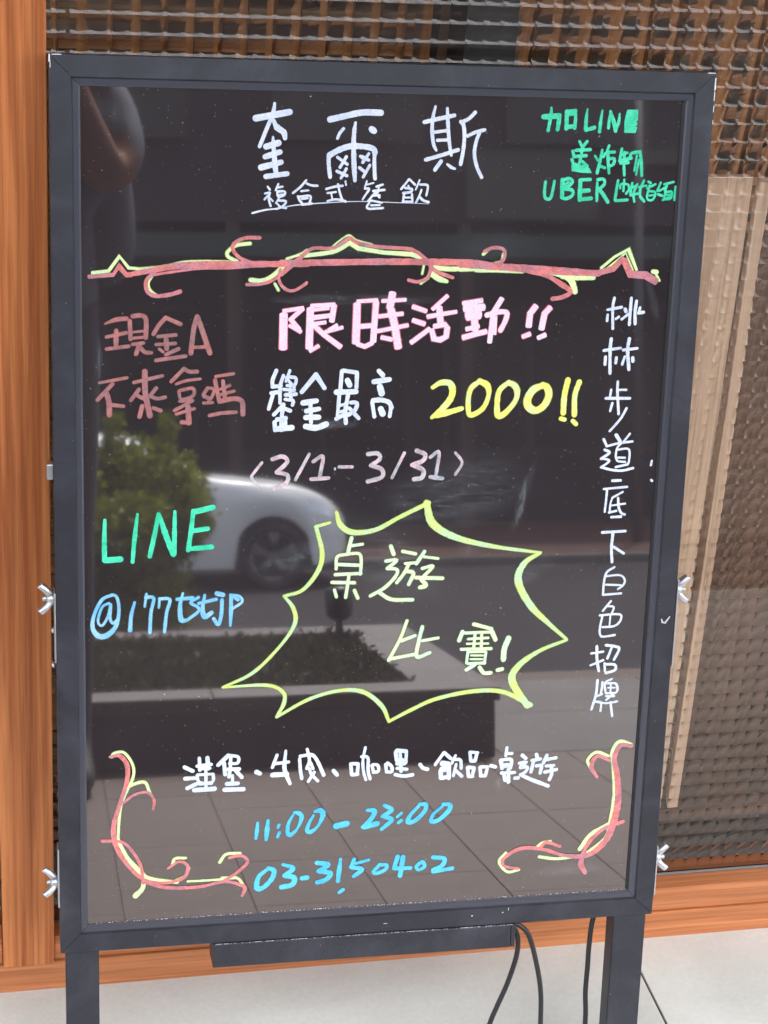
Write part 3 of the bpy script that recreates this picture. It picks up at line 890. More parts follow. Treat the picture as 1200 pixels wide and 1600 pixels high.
def foot_bm(x0, x1):
    bm = bmesh.new()
    for y, z in ():
        pass
    def pt(x, y, h):
        return (x, y, (-0.21417 + h + y * math.sin(TILT)) / math.cos(TILT))
    P = [pt(x0, .001, 0.0), pt(x1, .001, 0.0), pt(x1, .028, 0.0), pt(x0, .028, 0.0), pt(x0, .001, .008), pt(x1, .001, .008), pt(x1, .028, .008), pt(x0, .028, .008)]
    vs = [bm.verts.new(p) for p in P]
    for q in ((0, 3, 2, 1), (4, 5, 6, 7), (0, 1, 5, 4), (1, 2, 6, 5), (2, 3, 7, 6), (3, 0, 4, 7)):
        bm.faces.new([vs[i] for i in q])
    return bm
for (a, b) in ((-0.3050, -0.2720), (0.2685, 0.3045)):
    lg = obj('leg', leg_bm(a, b), M_frame, board)
    obj('rubber_foot', foot_bm(a - 0.0012, b + 0.0012), M_black, lg)
cb = obj('control_box', BX(-0.158, 0.1545, -0.0015, 0.030, -0.0268, -0.0007, bev=0.0012), M_frame, board)
obj('end_cap', BX(0.1549, 0.1598, -0.0012, 0.0298, -0.0265, -0.0009, bev=0.0010), M_frame, cb)
for u in (-0.148, -0.144):
    pass

def wing_nut(side, v, ang):
    """zinc wing nut on the side of the frame, axis along x"""
    bm = bmesh.new()
    tube(bm, [(0, 0, 0), (0.003, 0, 0), (0.0065, 0, 0)], [0.0062, 0.0058, 0.0048], 16)
    tube(bm, [(0.006, 0, 0), (0.0105, 0, 0)], 0.0024, 10)
    for s in (-1, 1):
        pts = [(0.003, 0, s * 0.003), (0.0055, 0, s * 0.0065), (0.0090, 0, s * 0.0100), (0.0130, 0, s * 0.0132)]
        pts = spline(pts, 5)
        rings = []
        for i, p in enumerate(pts):
            w_ = 0.0034 + 0.0014 * math.sin(math.pi * min(1, i / (len(pts) - 1)) * 0.9)
            th = 0.0033
            nx = Vector((0.75, 0, -s * 0.66))
            rings.append([bm.verts.new(p + Vector((0, a * w_, 0)) + nx * b_ * th) for a, b_ in ((-1, -.6), (-.6, -1), (.6, -1), (1, -.6), (1, .6), (.6, 1), (-.6, 1), (-1, .6))])
        for a, b_ in zip(rings, rings[1:]):
            for k in range(8):
                bm.faces.new((a[k], a[(k + 1) % 8], b_[(k + 1) % 8], b_[k])).smooth = True
        bm.faces.new(rings[-1]); bm.faces.new(rings[0][::-1])
    bm.transform(Matrix.Rotation(ang, 4, 'X'))
    bmesh.ops.recalc_face_normals(bm, faces=bm.faces[:])
    o = obj('wing_nut', bm, M_zinc, board, loc=(side * (BW / 2 + 0.0018), 0.010, v), rot=(0, 0, 0 if side > 0 else math.pi))
    return o
def bracket(side, v0, v1, y0=0.002, y1=0.022):
    x = BW / 2 + 0.0003
    return obj('side_bracket', BX(x if side > 0 else -x - 0.0014, x + 0.0014 if side > 0 else -x, y0, y1, v0, v1, bev=0.0004), M_zinc, board)
bracket(-1, 0.307, 0.376, -0.0005, 0.020); bracket(1, 0.280, 0.372, -0.0008, 0.020); bracket(1, 0.022, 0.078, 0.000, 0.020); bracket(-1, 0.050, 0.112, 0.0005, 0.020)
wing_nut(-1, 0.3685, 0.15); wing_nut(1, 0.3590, 0.10); wing_nut(1, 0.0615, -0.05); wing_nut(-1, 0.0740, 0.4)
obj('side_clip', BX(-0.3165, -0.3103, 0.012, 0.028, 0.484, 0.4985, bev=0.0006), M_zinc, board)
for v in (0.335, 0.3):
    obj('screw', tube(bmesh.new(), [(-0.3118, 0.014, v), (-0.3145, 0.014, v)], [0.0035, 0.0018], 12), M_zinc, board)

# ---- handwriting: thin layers of ink on the panel, most colours over a painted glow rim
INKDATA = """@title_character|white|first large white title character, at the left
s -125.8,819.8,5.8 -95.0,826.0,5.8
s -108.8,833.3,2.5 -109.5,827.6,3.6 -111.8,820.0,3.5 -115.8,810.4,3.7 -121.9,794.8,3.5
s -109.6,818.6,2.9 -106.5,812.3,5.4 -100.1,807.9,5.8 -98.7,802.6,4.1
s -109.8,803.4,2.1 -109.3,797.2,3.5 -108.3,786.7,4.5 -107.4,777.1,4.9 -106.2,769.9,3.9
s -116.0,794.7,5.6 -104.8,798.2,5.6
s -116.8,785.6,5.2 -103.2,790.1,5.2
s -120.3,775.9,5.8 -102.0,781.0,4.7
s -115.7,767.8,4.7 -96.2,770.7,4.7
@title_character|white|middle large white title character with small crosses inside its arch
s -57.5,820.2,5.6 -42.3,823.9,5.6 -27.5,827.1,5.7 -10.4,827.2,5.7
s -33.8,817.8,2.5 -34.8,810.2,3.9 -35.1,799.6,4.5 -34.4,784.2,4.9 -33.7,774.5,4.5 -32.9,765.6,3.4
s -44.8,812.3,2.9 -48.3,808.0,2.9 -50.2,803.3,2.9
s -18.7,812.4,5.9 -16.2,810.7,5.9
s -57.2,788.1,5.3 -48.4,793.1,5.3 -37.6,796.6,5.3 -24.6,796.4,5.3 -16.5,794.6,5.3 -14.9,791.3,5.3
s -14.9,792.2,3.5 -15.2,784.5,3.5 -14.7,774.8,3.6 -14.0,767.5,3.6
s -58.0,787.6,3.7 -57.8,779.9,3.7 -56.2,768.3,3.7
s -49.7,786.3,2.9 -40.6,780.2,2.9
s -41.5,786.9,2.9 -47.2,777.2,2.9
s -49.9,773.7,2.9 -40.6,769.7,3.0
s -41.2,776.1,2.8 -46.0,767.5,2.8
s -28.3,787.6,2.9 -20.7,784.4,3.0
s -20.6,790.2,2.8 -26.0,782.2,2.8
s -29.0,777.3,3.0 -23.9,773.5,3.0
s -19.3,779.6,2.8 -25.2,768.8,2.8
s -26.3,786.7,3.7 -23.2,785.3,3.7
@title_character|white|last large white title character, at the right
s 40.8,834.1,2.2 38.7,824.2,3.4 38.4,811.7,3.6 40.2,800.1,3.4 43.0,794.5,2.6
s 52.0,832.7,2.6 52.8,822.6,3.6 53.9,812.0,3.4 55.4,800.4,3.4 57.6,790.2,3.0
s 30.8,819.7,3.7 40.8,822.3,3.8 58.9,826.4,3.8
s 41.1,810.9,3.0 51.9,812.4,3.0
s 43.8,803.5,3.0 53.2,804.0,3.0
s 33.2,785.5,3.6 48.2,790.0,3.6 63.8,795.2,3.6
s 48.0,784.4,3.8 42.5,776.5,3.8
s 54.2,781.8,2.2 57.9,779.1,3.2 61.5,777.8,2.4
s 78.6,829.5,3.4 73.2,824.0,3.4 65.8,820.2,3.4
s 65.4,820.9,3.6 67.9,818.1,3.6 69.3,809.4,3.6 68.9,795.7,3.6 66.8,782.0,3.6
s 72.4,808.0,3.2 79.9,811.6,3.2 88.5,813.9,3.2
s 83.5,810.7,3.4 80.8,802.8,3.4 79.6,792.0,3.4 82.4,780.3,3.4 87.5,770.4,3.4
@subtitle|white|small white handwritten line under the title with a thin underline
s -113.9,758.7,1.9 -111.9,756.0,1.9
s -116.3,752.4,1.9 -111.4,753.4,1.9 -116.7,747.1,1.9
s -112.3,751.5,2.1 -112.7,747.1,2.1 -110.9,741.1,2.1
s -111.3,748.1,1.9 -109.0,745.7,1.9
s -104.1,761.3,1.9 -106.5,755.4,1.9
s -105.8,757.7,1.9 -100.3,758.9,1.9
s -104.8,754.5,2.1 -98.3,754.6,2.1 -98.5,751.2,2.1 -103.9,749.7,2.1 -105.0,753.5,2.1
s -103.9,751.3,1.7 -99.5,751.9,1.7
s -103.4,748.2,1.9 -106.0,743.8,1.9
s -103.9,746.3,2.1 -96.7,745.6,2.1 -99.8,741.0,2.1 -105.5,738.5,2.1
s -104.8,743.3,1.9 -101.8,740.5,1.9 -96.6,739.4,1.9
s -78.3,765.0,2.2 -83.3,759.2,2.2 -90.3,753.4,2.2
s -77.9,762.1,2.2 -73.4,760.5,2.2 -67.7,760.2,2.2
s -82.7,755.1,1.9 -76.1,755.9,1.9
s -85.9,750.4,2.2 -83.9,746.5,2.2 -81.0,743.2,2.3
s -84.1,749.9,2.1 -75.0,751.0,2.1 -73.9,748.1,2.1 -75.5,743.2,2.1
s -82.1,748.0,1.9 -76.6,748.8,1.9
s -81.5,742.9,2.3 -72.9,744.0,2.3
s -59.4,757.4,2.3 -51.5,759.6,2.3 -44.3,760.5,2.3
s -48.6,761.8,2.1 -46.9,754.8,2.1 -44.2,748.0,2.1 -40.9,745.9,2.1
s -41.7,764.6,1.6 -41.1,761.2,1.6
s -58.3,753.7,1.9 -50.4,754.8,1.9
s -54.8,753.7,1.7 -53.7,748.4,1.7
s -58.2,746.4,2.1 -50.2,748.0,2.1 -41.2,746.6,2.1
s -127.8,734.5,1.9 -116.5,737.4,1.7 -103.7,739.2,1.2 -88.9,742.1,1.0 -75.0,743.5,1.0 -57.1,744.9,0.9 -37.1,746.2,0.7 -17.0,746.4,0.7 3.2,745.9,0.7 23.6,745.5,0.5 37.9,745.0,0.4
s -21.6,765.1,1.6 -23.3,760.0,1.6
s -22.0,761.8,1.7 -15.3,763.6,1.7
s -23.2,758.3,2.3 -19.2,758.0,2.3 -21.3,754.4,2.3
s -19.6,757.2,1.9 -25.1,748.3,1.9
s -12.4,760.2,2.1 -6.4,762.3,2.1
s -15.3,756.1,2.4 -4.7,757.4,2.4
s -12.8,755.3,1.9 -17.1,750.4,1.9 -20.0,746.9,1.9
s -12.2,754.3,2.3 -9.3,750.5,2.3
s -16.4,751.8,1.9 -9.1,752.4,1.9
s -18.8,745.4,2.1 -20.9,741.5,2.1 -18.6,739.8,2.1 -5.5,740.7,2.1
s -18.1,747.6,1.9 -6.9,745.6,1.9
s -16.9,743.0,1.9 -8.8,743.4,1.9
s -10.2,759.5,1.7 -10.7,755.3,1.7
s 18.2,767.5,2.1 11.1,758.4,2.1
s 19.2,767.0,2.1 24.1,762.5,2.1
s 14.9,759.4,2.3 21.2,758.6,2.3 20.1,755.8,2.3 13.1,754.7,2.3
s 13.9,753.7,2.1 13.1,746.6,2.1
s 21.4,753.8,2.1 22.2,746.8,2.1
s 15.2,750.6,1.9 20.3,750.7,1.9
s 14.4,746.9,2.1 21.7,746.8,2.1
s 17.7,761.6,1.8 19.0,758.7,1.8
s 28.3,766.9,1.6 24.9,758.0,1.6
s 29.0,762.8,2.1 35.6,762.4,2.1 36.3,759.0,2.1 35.2,752.9,2.1
s 30.4,757.9,1.9 28.4,752.0,1.9 25.6,746.2,1.9
s 28.9,751.2,2.5 32.6,748.1,2.5 37.6,746.7,2.5
@delivery_note|mint|small mint green handwriting in the top right corner
s 144.7,827.1,5.2 159.1,828.1,5.2
s 160.0,828.9,3.7 159.6,821.8,3.8 158.9,815.7,3.8
s 151.7,835.5,1.9 151.7,828.7,3.1 149.8,814.6,2.9
s 167.0,832.3,3.7 167.2,825.5,3.8 167.3,817.0,3.8
s 168.3,832.3,3.5 175.1,833.0,3.5
s 175.1,832.7,3.1 175.8,825.7,3.1 175.4,817.4,3.1
s 168.1,818.1,3.8 175.3,819.2,3.8
s 169.7,829.7,2.9 174.6,830.4,2.9
s 186.9,835.1,1.5 186.2,825.9,3.1 186.3,816.3,3.6
s 186.6,815.8,3.6 194.8,818.3,3.6
s 201.7,834.3,1.5 200.7,825.1,2.9 200.1,814.6,2.9
s 208.7,818.1,2.7 208.9,825.2,2.7 209.6,833.7,1.7
s 209.6,832.9,2.7 213.4,824.1,3.6 215.8,815.7,3.2
s 218.8,831.6,1.5 218.4,824.3,2.7 216.0,816.5,2.5
G 226.1,835.1 236.7,835.5 237.1,827.0 236.6,825.1 235.2,824.4 236.8,823.5 236.5,820.9 234.3,820.3 237.1,819.7 235.6,814.2 224.5,814.2 224.1,824.4
s 181.0,805.2,2.5 183.5,800.8,2.5
s 188.5,805.3,2.5 184.3,799.7,2.5
s 178.0,796.8,2.9 192.0,797.9,2.9
s 177.7,791.2,2.9 188.3,792.1,2.9
s 183.8,796.3,2.5 183.3,791.6,2.5 181.9,784.4,2.5
s 174.9,796.2,2.5 176.5,790.8,2.5
s 174.5,788.4,2.5 175.9,784.9,2.5
s 184.9,786.6,2.7 190.0,782.4,2.7
G 174.5,783.1 178.7,785.5 182.0,783.2 187.0,783.9 192.2,780.4 194.7,776.0 185.6,776.1 175.1,777.4
s 197.2,792.0,2.3 200.2,787.7,2.3
s 203.8,797.6,2.7 202.5,788.3,2.8 200.1,776.1,2.8
s 205.6,791.4,2.3 207.1,794.4,2.3
s 201.8,782.9,2.8 207.5,781.0,2.8
s 210.4,801.8,2.1 208.5,796.5,2.1
s 209.0,795.6,2.7 216.2,796.0,2.8
s 209.7,794.4,2.8 210.5,786.1,2.8 211.9,776.3,2.8
s 210.6,789.4,2.5 216.3,790.0,2.5 215.7,784.4,2.5 211.7,782.8,2.5
s 223.3,799.2,2.5 222.4,793.5,2.5 221.8,788.4,2.5
s 221.6,787.7,2.8 233.1,790.7,2.8
s 223.2,793.7,2.3 228.9,795.4,2.3
s 226.1,795.9,2.5 226.1,786.4,2.5 227.2,774.6,2.5
s 223.0,785.7,3.0 230.3,786.4,3.0
s 232.5,794.8,2.5 231.5,791.0,2.5
s 233.7,795.5,2.8 241.5,796.8,2.8
s 241.6,796.2,2.8 243.3,786.7,2.8 244.5,774.7,2.8
s 238.5,793.2,1.9 237.0,778.7,1.9
s 240.8,789.0,1.9 239.0,775.2,1.9
s 149.9,767.0,2.7 149.4,757.6,2.7 150.8,751.7,2.7 155.5,751.7,2.8 157.4,758.9,2.7 158.6,767.9,2.7
s 166.5,769.2,4.0 166.8,753.1,4.0
s 167.1,769.2,3.0 173.3,770.5,3.0 176.3,767.6,3.0 172.7,763.4,3.0 167.6,760.9,3.0
s 167.6,760.9,3.0 176.8,759.5,3.0 176.6,754.4,3.0 170.7,751.7,3.0 166.2,752.8,3.0
s 169.2,764.9,2.3 172.5,767.3,2.3
s 184.1,768.9,3.8 184.4,750.7,3.8
s 184.7,769.5,2.8 193.8,770.0,2.8
s 186.6,759.1,3.8 192.9,759.7,3.8
s 185.2,751.2,3.8 195.7,752.3,3.8
s 200.9,766.8,2.5 201.4,750.2,2.6
s 201.2,769.8,2.8 206.8,770.5,2.8 208.0,765.7,2.8 202.0,760.5,2.8
s 202.3,761.4,3.4 207.1,756.6,3.4 212.5,749.1,3.4
s 221.5,769.5,2.5 220.3,759.8,2.6 219.6,751.2,2.6
s 220.3,750.4,2.6 232.0,751.3,2.6
s 224.0,762.1,2.1 224.3,765.9,2.1 231.4,765.8,2.1 233.0,761.2,2.1 230.3,757.3,2.1
s 227.5,770.2,2.1 227.3,759.7,2.1
s 235.7,767.3,2.1 234.6,756.4,2.1
s 235.4,762.5,2.1 240.0,765.0,2.1
s 240.9,766.2,2.1 237.7,757.7,2.1 239.0,749.8,2.1
s 235.0,755.8,2.1 241.8,757.5,2.1
s 247.3,769.7,2.3 244.4,762.6,2.4 244.3,755.4,2.4 248.7,750.3,2.4
s 242.7,763.6,1.9 250.0,765.1,1.9
s 251.6,768.8,2.1 254.3,767.6,2.1
s 253.2,765.2,2.1 251.5,753.0,2.1 257.4,751.9,2.1 259.4,759.0,2.1 254.2,759.7,2.1
s 253.9,755.7,1.9 257.7,756.5,1.9
s 250.8,762.5,1.9 259.1,766.5,1.9
s 264.2,768.0,2.1 261.3,760.4,2.1
s 263.2,760.2,2.1 268.4,763.2,2.1
s 262.2,757.1,2.1 266.4,755.7,2.2
s 267.9,766.6,1.9 277.0,768.9,1.9
s 270.5,765.4,2.1 269.1,759.3,2.1 275.1,760.0,2.2
s 270.3,760.0,2.2 268.9,753.3,2.2 275.3,753.4,2.2 276.2,759.2,2.2
s 271.2,756.3,1.9 275.1,757.0,1.9
s 279.4,764.3,2.4 279.1,752.0,2.4
s 267.4,751.8,2.2 274.2,754.3,2.2
@divider_ornament|lime|pale yellow-green under-strokes of the long scrolled divider line
p -273.8,678.8,2.8 -258.7,680.6,2.8 -248.8,694.0,2.8 -240.5,683.6,2.8 -230.1,682.6,2.8 -217.9,683.7,2.8
s -217.9,683.7,2.5 -203.9,685.9,2.5 -189.8,689.2,2.5 -168.7,690.0,2.5 -143.9,689.5,2.5
s -129.5,706.7,3.2 -142.3,704.8,3.2 -150.2,698.6,3.2 -149.2,694.2,3.2 -141.2,690.2,3.2
s -219.2,677.0,3.2 -223.1,669.9,3.2 -221.3,662.9,3.2 -215.7,658.5,3.2
s -128.5,673.1,4.3 -118.6,672.2,4.3 -109.7,675.5,4.3 -101.8,682.1,4.3 -97.7,687.5,4.3
s -105.7,669.6,2.5 -102.3,663.7,2.5
s -95.1,692.8,2.2 -82.4,697.2,2.2 -76.1,701.2,2.2
s -80.8,695.6,3.8 -55.1,699.0,3.8 -45.6,702.2,3.8 -36.8,707.8,3.8
p -36.9,708.6,4.2 -27.8,703.1,4.2 -3.3,699.4,4.2 22.9,698.0,4.2 32.9,694.8,4.2
s 43.4,679.6,5.5 50.2,675.2,5.6 58.2,672.6,3.6
s 35.6,688.4,2.0 34.1,679.6,2.0
s 33.0,670.2,2.0 40.2,675.6,2.0
s 43.9,685.8,4.2 63.0,684.3,4.3 84.5,686.3,4.3
s 86.4,683.1,3.3 98.0,684.5,3.3
s -52.1,704.8,1.4 -45.8,710.1,1.4 -37.1,715.2,1.4 -29.7,710.7,1.4 -15.0,707.1,1.4
s 71.3,683.8,3.8 85.5,684.4,3.8
s 87.3,683.1,3.5 106.8,683.2,3.5 131.9,682.3,3.5
s 171.7,677.8,4.3 186.3,676.7,4.3 203.0,676.8,4.3
p 209.7,685.9,2.5 223.2,697.3,2.5 236.4,704.4,2.5 246.0,684.4,2.5
p 214.9,685.0,1.4 233.9,700.7,1.4 242.4,684.3,1.4
s 157.1,681.2,2.5 171.7,678.7,4.6 181.1,673.5,6.0 185.3,663.4,5.3
s 92.8,698.6,3.1 97.0,702.7,3.1
s 112.3,699.0,2.8 110.8,692.2,2.8 104.7,690.1,2.8
s 262.7,683.1,4.3 266.4,682.7,4.3
s 265.6,681.0,2.2 270.0,674.3,2.2
@divider_scroll|coral|coral red over-strokes of the long scrolled divider line
p -276.9,675.3,3.8 -254.4,677.2,3.8 -249.5,685.2,3.8 -241.9,676.5,3.8 -237.9,676.9,3.8
s -241.4,677.2,4.2 -217.8,681.9,5.3 -193.3,686.0,6.0 -165.1,687.4,6.0 -136.7,687.7,6.0 -111.7,687.9,5.7 -75.8,688.5,6.1
s -219.6,677.0,2.5 -203.8,679.7,2.5 -175.7,683.4,2.5 -147.4,684.1,2.5 -118.9,686.4,2.5
s -217.8,679.1,3.9 -224.5,671.7,3.9 -223.4,662.0,3.9 -215.7,658.0,3.9 -203.8,659.1,3.9 -193.6,662.1,3.9
s -120.7,712.1,3.5 -133.5,711.8,3.5 -143.2,707.5,3.5 -145.4,701.3,3.5 -138.6,693.4,3.5 -126.0,688.2,3.6 -118.9,686.4,3.6
s -132.0,668.9,3.2 -118.6,669.5,3.2 -107.9,673.2,3.2 -97.3,681.2,3.2 -86.7,691.1,3.2 -76.0,700.1,3.2
s -100.9,683.0,2.9 -102.2,674.1,2.9 -97.0,665.5,2.9 -87.9,663.4,2.9 -76.8,669.7,2.9
s -99.6,678.1,3.2 -83.9,691.6,3.2 -71.3,702.5,3.2 -52.0,703.3,3.2 -37.0,712.6,3.2
s -36.2,712.9,3.5 -28.0,708.2,3.5 -10.0,704.9,3.5 12.9,703.5,3.6 24.4,702.0,3.6 36.2,694.1,3.6 46.5,682.9,3.6 63.7,676.2,3.6
s -99.8,689.0,6.0 -51.7,689.9,6.1 -3.0,690.9,6.1 41.3,690.9,6.2 79.4,690.5,6.2 97.8,688.4,6.2
s 29.4,699.6,3.2 37.0,693.3,3.2 41.8,686.1,3.3 39.4,676.4,3.3 30.4,672.2,3.3 21.3,673.7,3.3
s -99.4,667.7,2.6 -91.3,663.0,2.6 -83.3,665.4,2.6 -75.9,671.0,2.6
s 71.1,688.8,6.3 106.7,687.0,7.0 160.6,683.5,7.8 207.8,681.0,6.1
p 206.0,681.3,5.7 222.1,685.6,5.7 231.5,696.1,5.7
p 232.5,694.4,7.1 239.9,680.5,7.2 255.6,679.5,7.2 266.8,673.1,7.2
s 137.3,682.0,2.5 157.3,677.8,3.5 170.3,670.9,5.3 180.8,663.4,4.3 172.9,658.1,4.6 163.1,656.4,4.3
s 93.5,701.3,3.5 102.2,704.8,3.5 112.0,703.3,3.5 113.6,696.5,3.5 110.3,691.3,3.5 103.0,689.0,3.5
@promotion_heading|pink|bold pink handwriting announcing the event in the upper middle
p -97.0,641.2,7.7 -96.9,608.6,7.8
p -97.5,644.2,3.6 -78.5,647.1,3.6
p -78.7,646.6,4.1 -89.4,637.0,4.1
p -91.0,637.2,4.3 -82.0,626.7,4.4
p -91.5,630.7,3.4 -80.2,624.3,3.4
p -71.8,646.6,7.0 -72.2,609.1,7.1
p -71.3,649.1,3.9 -48.8,650.3,3.9
p -49.4,649.7,5.3 -51.2,634.3,5.4
p -68.8,645.2,3.1 -54.2,646.9,3.2
p -68.6,638.0,4.4 -52.8,640.0,4.4
p -67.9,632.2,3.6 -56.9,633.6,3.6
p -71.5,606.1,3.7 -63.1,611.3,3.7
p -68.2,631.0,5.1 -58.5,621.9,5.1 -42.0,610.0,5.1
p -57.3,624.3,3.7 -40.6,628.8,3.7
p -54.3,626.1,3.2 -45.9,631.2,3.2
p -27.5,651.0,7.3 -27.6,613.9,7.4
p -27.6,653.4,3.6 -8.0,654.6,3.7
p -9.4,652.8,6.1 -11.0,615.1,6.1
p -25.6,629.5,4.9 -10.9,630.7,4.9
p -26.4,612.9,4.4 -18.9,610.4,4.4 -11.4,614.1,4.4
p 6.3,661.6,6.8 4.0,646.8,6.9
p -3.6,653.8,3.7 19.4,655.1,3.7
p -6.2,639.2,4.2 16.9,641.9,4.2
p -7.3,625.1,3.9 22.2,630.9,3.9
p 5.3,645.6,7.1 9.5,629.7,7.1 13.6,609.1,7.2
p -3.1,619.3,4.4 7.1,617.2,4.4
p 26.2,648.6,4.4 39.6,644.2,4.4
p 26.7,635.6,4.7 38.4,631.9,4.7
p 25.6,614.0,4.5 43.5,627.5,4.5
p 59.7,659.1,3.9 45.3,645.9,3.9
p 40.8,638.9,4.2 54.5,641.4,4.2 69.1,643.8,4.2
p 51.9,648.1,6.2 53.8,633.4,6.2
p 47.5,629.7,5.0 58.6,631.6,5.0 60.6,628.5,5.0 59.8,619.9,5.0 54.2,616.8,5.0 47.9,617.7,5.0 45.3,626.7,5.0
p 75.0,651.6,4.7 93.7,654.5,4.7
p 76.5,646.7,6.9 95.8,648.2,7.0
p 79.6,640.5,10.7 91.8,641.8,10.7
p 85.3,651.8,6.7 88.0,626.0,6.7
p 79.2,627.0,4.5 91.6,630.0,4.5
p 76.3,618.9,5.0 88.0,622.1,5.0 99.2,624.8,5.0
p 113.1,656.6,5.0 105.3,643.3,5.0 104.0,629.7,5.0 102.9,614.2,5.0
s 99.1,640.6,5.0 109.7,643.5,5.0 118.3,643.0,5.0 117.7,635.9,5.0 113.1,625.8,5.0
p 107.6,639.6,3.5 107.6,622.0,3.5
p 147.2,649.5,6.0 141.7,642.1,6.0 140.9,629.5,6.0
p 161.6,648.1,5.8 156.1,642.1,5.8 153.8,627.0,5.8
p 135.3,619.5,4.5 142.8,622.5,4.5
p 150.7,618.3,4.5 158.2,621.6,4.6
@prize_text|white|bold white handwriting for the top prize
s -102.8,587.9,3.8 -106.3,578.7,3.8 -106.2,573.2,3.8
s -106.2,572.4,3.8 -98.3,573.2,3.8
s -96.0,583.0,3.4 -98.9,572.6,3.4 -98.8,556.6,3.4
s -107.3,566.2,3.8 -98.8,567.6,3.8
s -105.4,565.8,3.6 -109.5,551.1,3.6
s -90.0,587.8,2.9 -93.5,577.4,2.9
s -90.5,581.7,3.2 -84.1,580.4,3.2 -85.5,573.4,3.2 -92.2,573.5,3.2
s -93.5,581.1,2.9 -85.4,571.2,2.9
s -95.8,569.8,3.2 -85.4,568.8,3.2
s -93.6,564.5,3.8 -83.8,565.1,3.8
s -93.8,560.2,3.4 -86.4,558.9,3.4 -86.9,554.6,3.4
s -89.7,570.0,3.2 -88.3,560.2,3.2
s -95.5,554.7,3.8 -104.5,545.5,3.8
s -96.7,552.2,3.8 -88.9,549.1,3.9
s -95.5,555.3,3.8 -97.1,541.7,3.9 -96.9,530.5,3.9
s -101.3,540.8,4.5 -93.2,541.9,4.5
s -103.7,538.1,4.1 -103.0,530.6,4.1
s -101.8,531.6,5.5 -87.1,532.7,5.5
s -93.4,542.7,3.4 -93.3,535.5,3.4
s -64.9,583.6,4.5 -78.2,567.2,4.5
s -64.3,582.4,4.5 -56.6,570.8,4.5
s -76.8,556.6,5.4 -64.1,558.5,5.5
s -73.3,548.7,4.8 -61.4,550.7,4.8
s -69.8,556.9,4.1 -68.7,537.7,4.1
s -73.8,542.5,5.2 -61.5,542.6,5.2
s -73.8,533.8,5.9 -63.7,532.4,5.9 -54.1,535.7,5.9
s -40.4,586.9,3.9 -41.2,569.7,3.9
s -39.2,587.6,3.9 -26.2,585.6,3.9
s -25.6,585.6,3.9 -25.7,571.1,3.9
s -34.6,578.0,5.7 -32.4,573.6,5.7
s -44.8,566.7,5.2 -26.0,567.1,5.2
s -42.0,564.7,3.4 -43.5,542.4,3.4
s -33.6,564.1,4.1 -35.7,549.8,4.1 -35.1,536.7,4.1
s -44.4,540.9,3.9 -36.5,545.1,3.9
s -42.0,553.6,3.0 -37.1,554.8,3.0
s -41.8,547.4,3.0 -36.9,548.6,3.0
s -30.9,556.6,3.9 -24.7,555.9,3.9 -26.9,548.5,3.9 -32.8,544.8,3.9
s -32.0,551.0,3.9 -22.8,541.2,3.9
s -4.5,587.0,4.6 -0.4,582.8,4.6
s -8.9,576.6,5.2 5.9,578.7,5.3
s -3.0,571.7,6.4 -1.1,565.4,6.4
s -10.0,556.4,3.9 -7.5,542.7,3.9
s -9.2,558.5,4.6 -1.1,558.8,4.6 6.5,556.3,4.6 8.8,551.3,4.6
s 8.7,553.1,3.7 7.5,542.9,3.7
s -1.5,550.1,6.0 0.6,545.5,6.0
@prize_amount|yellow|yellow handwritten prize figure with exclamation marks
s 48.8,570.7,3.8 56.1,575.1,5.2 65.0,574.8,6.0 68.4,568.3,6.5 67.0,560.1,6.3 59.9,550.7,6.0 49.0,541.2,3.6
s 52.6,542.8,4.7 62.8,545.5,5.8 78.3,549.8,4.7
s 95.8,576.9,4.1 87.2,570.2,5.2 84.5,560.0,4.7 85.6,545.0,5.0 90.5,543.8,5.0 99.8,550.3,4.7 104.5,562.6,4.1 102.7,572.1,6.3 95.1,576.5,5.5
s 124.2,575.4,4.4 115.6,567.9,5.2 113.4,557.0,5.0 114.8,542.6,6.1 122.3,545.3,5.5 131.5,556.9,4.7 132.9,566.5,6.1 129.2,572.6,6.1 123.6,574.7,5.0
s 158.6,572.0,5.5 149.0,567.7,7.5 143.7,558.2,7.5 145.5,550.6,7.8 153.0,547.1,7.0 161.1,552.5,6.4 165.0,562.1,7.2 162.9,569.7,6.9 158.3,572.4,5.5
s 183.5,577.1,5.6 180.9,562.0,5.6 180.7,544.7,5.6
s 195.2,574.9,5.3 191.5,561.9,5.3 192.1,542.5,5.3
s 178.8,538.8,4.2 182.4,537.8,4.2
s 190.9,536.3,4.2 194.4,533.1,4.2
@date_range|rose|thin pinkish white handwritten date range in brackets
s -115.1,499.0,2.8 -122.8,488.8,2.8 -124.6,484.1,2.8 -116.2,473.6,2.8
s -105.2,502.2,4.1 -95.5,504.7,4.1 -90.7,499.5,4.1 -100.7,489.3,4.1
s -100.7,489.3,4.1 -90.5,486.3,4.1 -91.3,478.8,4.1 -102.3,473.3,4.1
s -69.6,506.8,3.2 -82.6,481.5,3.2
s -65.7,499.2,3.7 -56.5,504.1,3.8 -58.8,484.9,3.8
s -67.2,482.0,3.8 -50.4,482.8,3.8
s -40.3,493.7,3.2 -27.6,493.5,3.2
s -44.4,492.2,2.1 -44.4,491.1,2.1
s -12.5,505.9,4.2 -3.1,506.4,4.2 -0.7,501.0,4.2 -9.4,494.5,4.2
s -8.8,494.5,4.2 1.5,490.5,4.2 1.8,482.9,4.2 -11.7,478.7,4.2
s 23.3,506.4,3.2 11.9,482.1,3.2
s 35.6,508.5,4.6 43.9,504.6,4.6 41.7,498.5,4.6 31.4,494.4,4.6
s 32.3,494.4,4.6 42.6,488.9,4.6 41.4,481.6,4.6 33.8,480.2,4.6
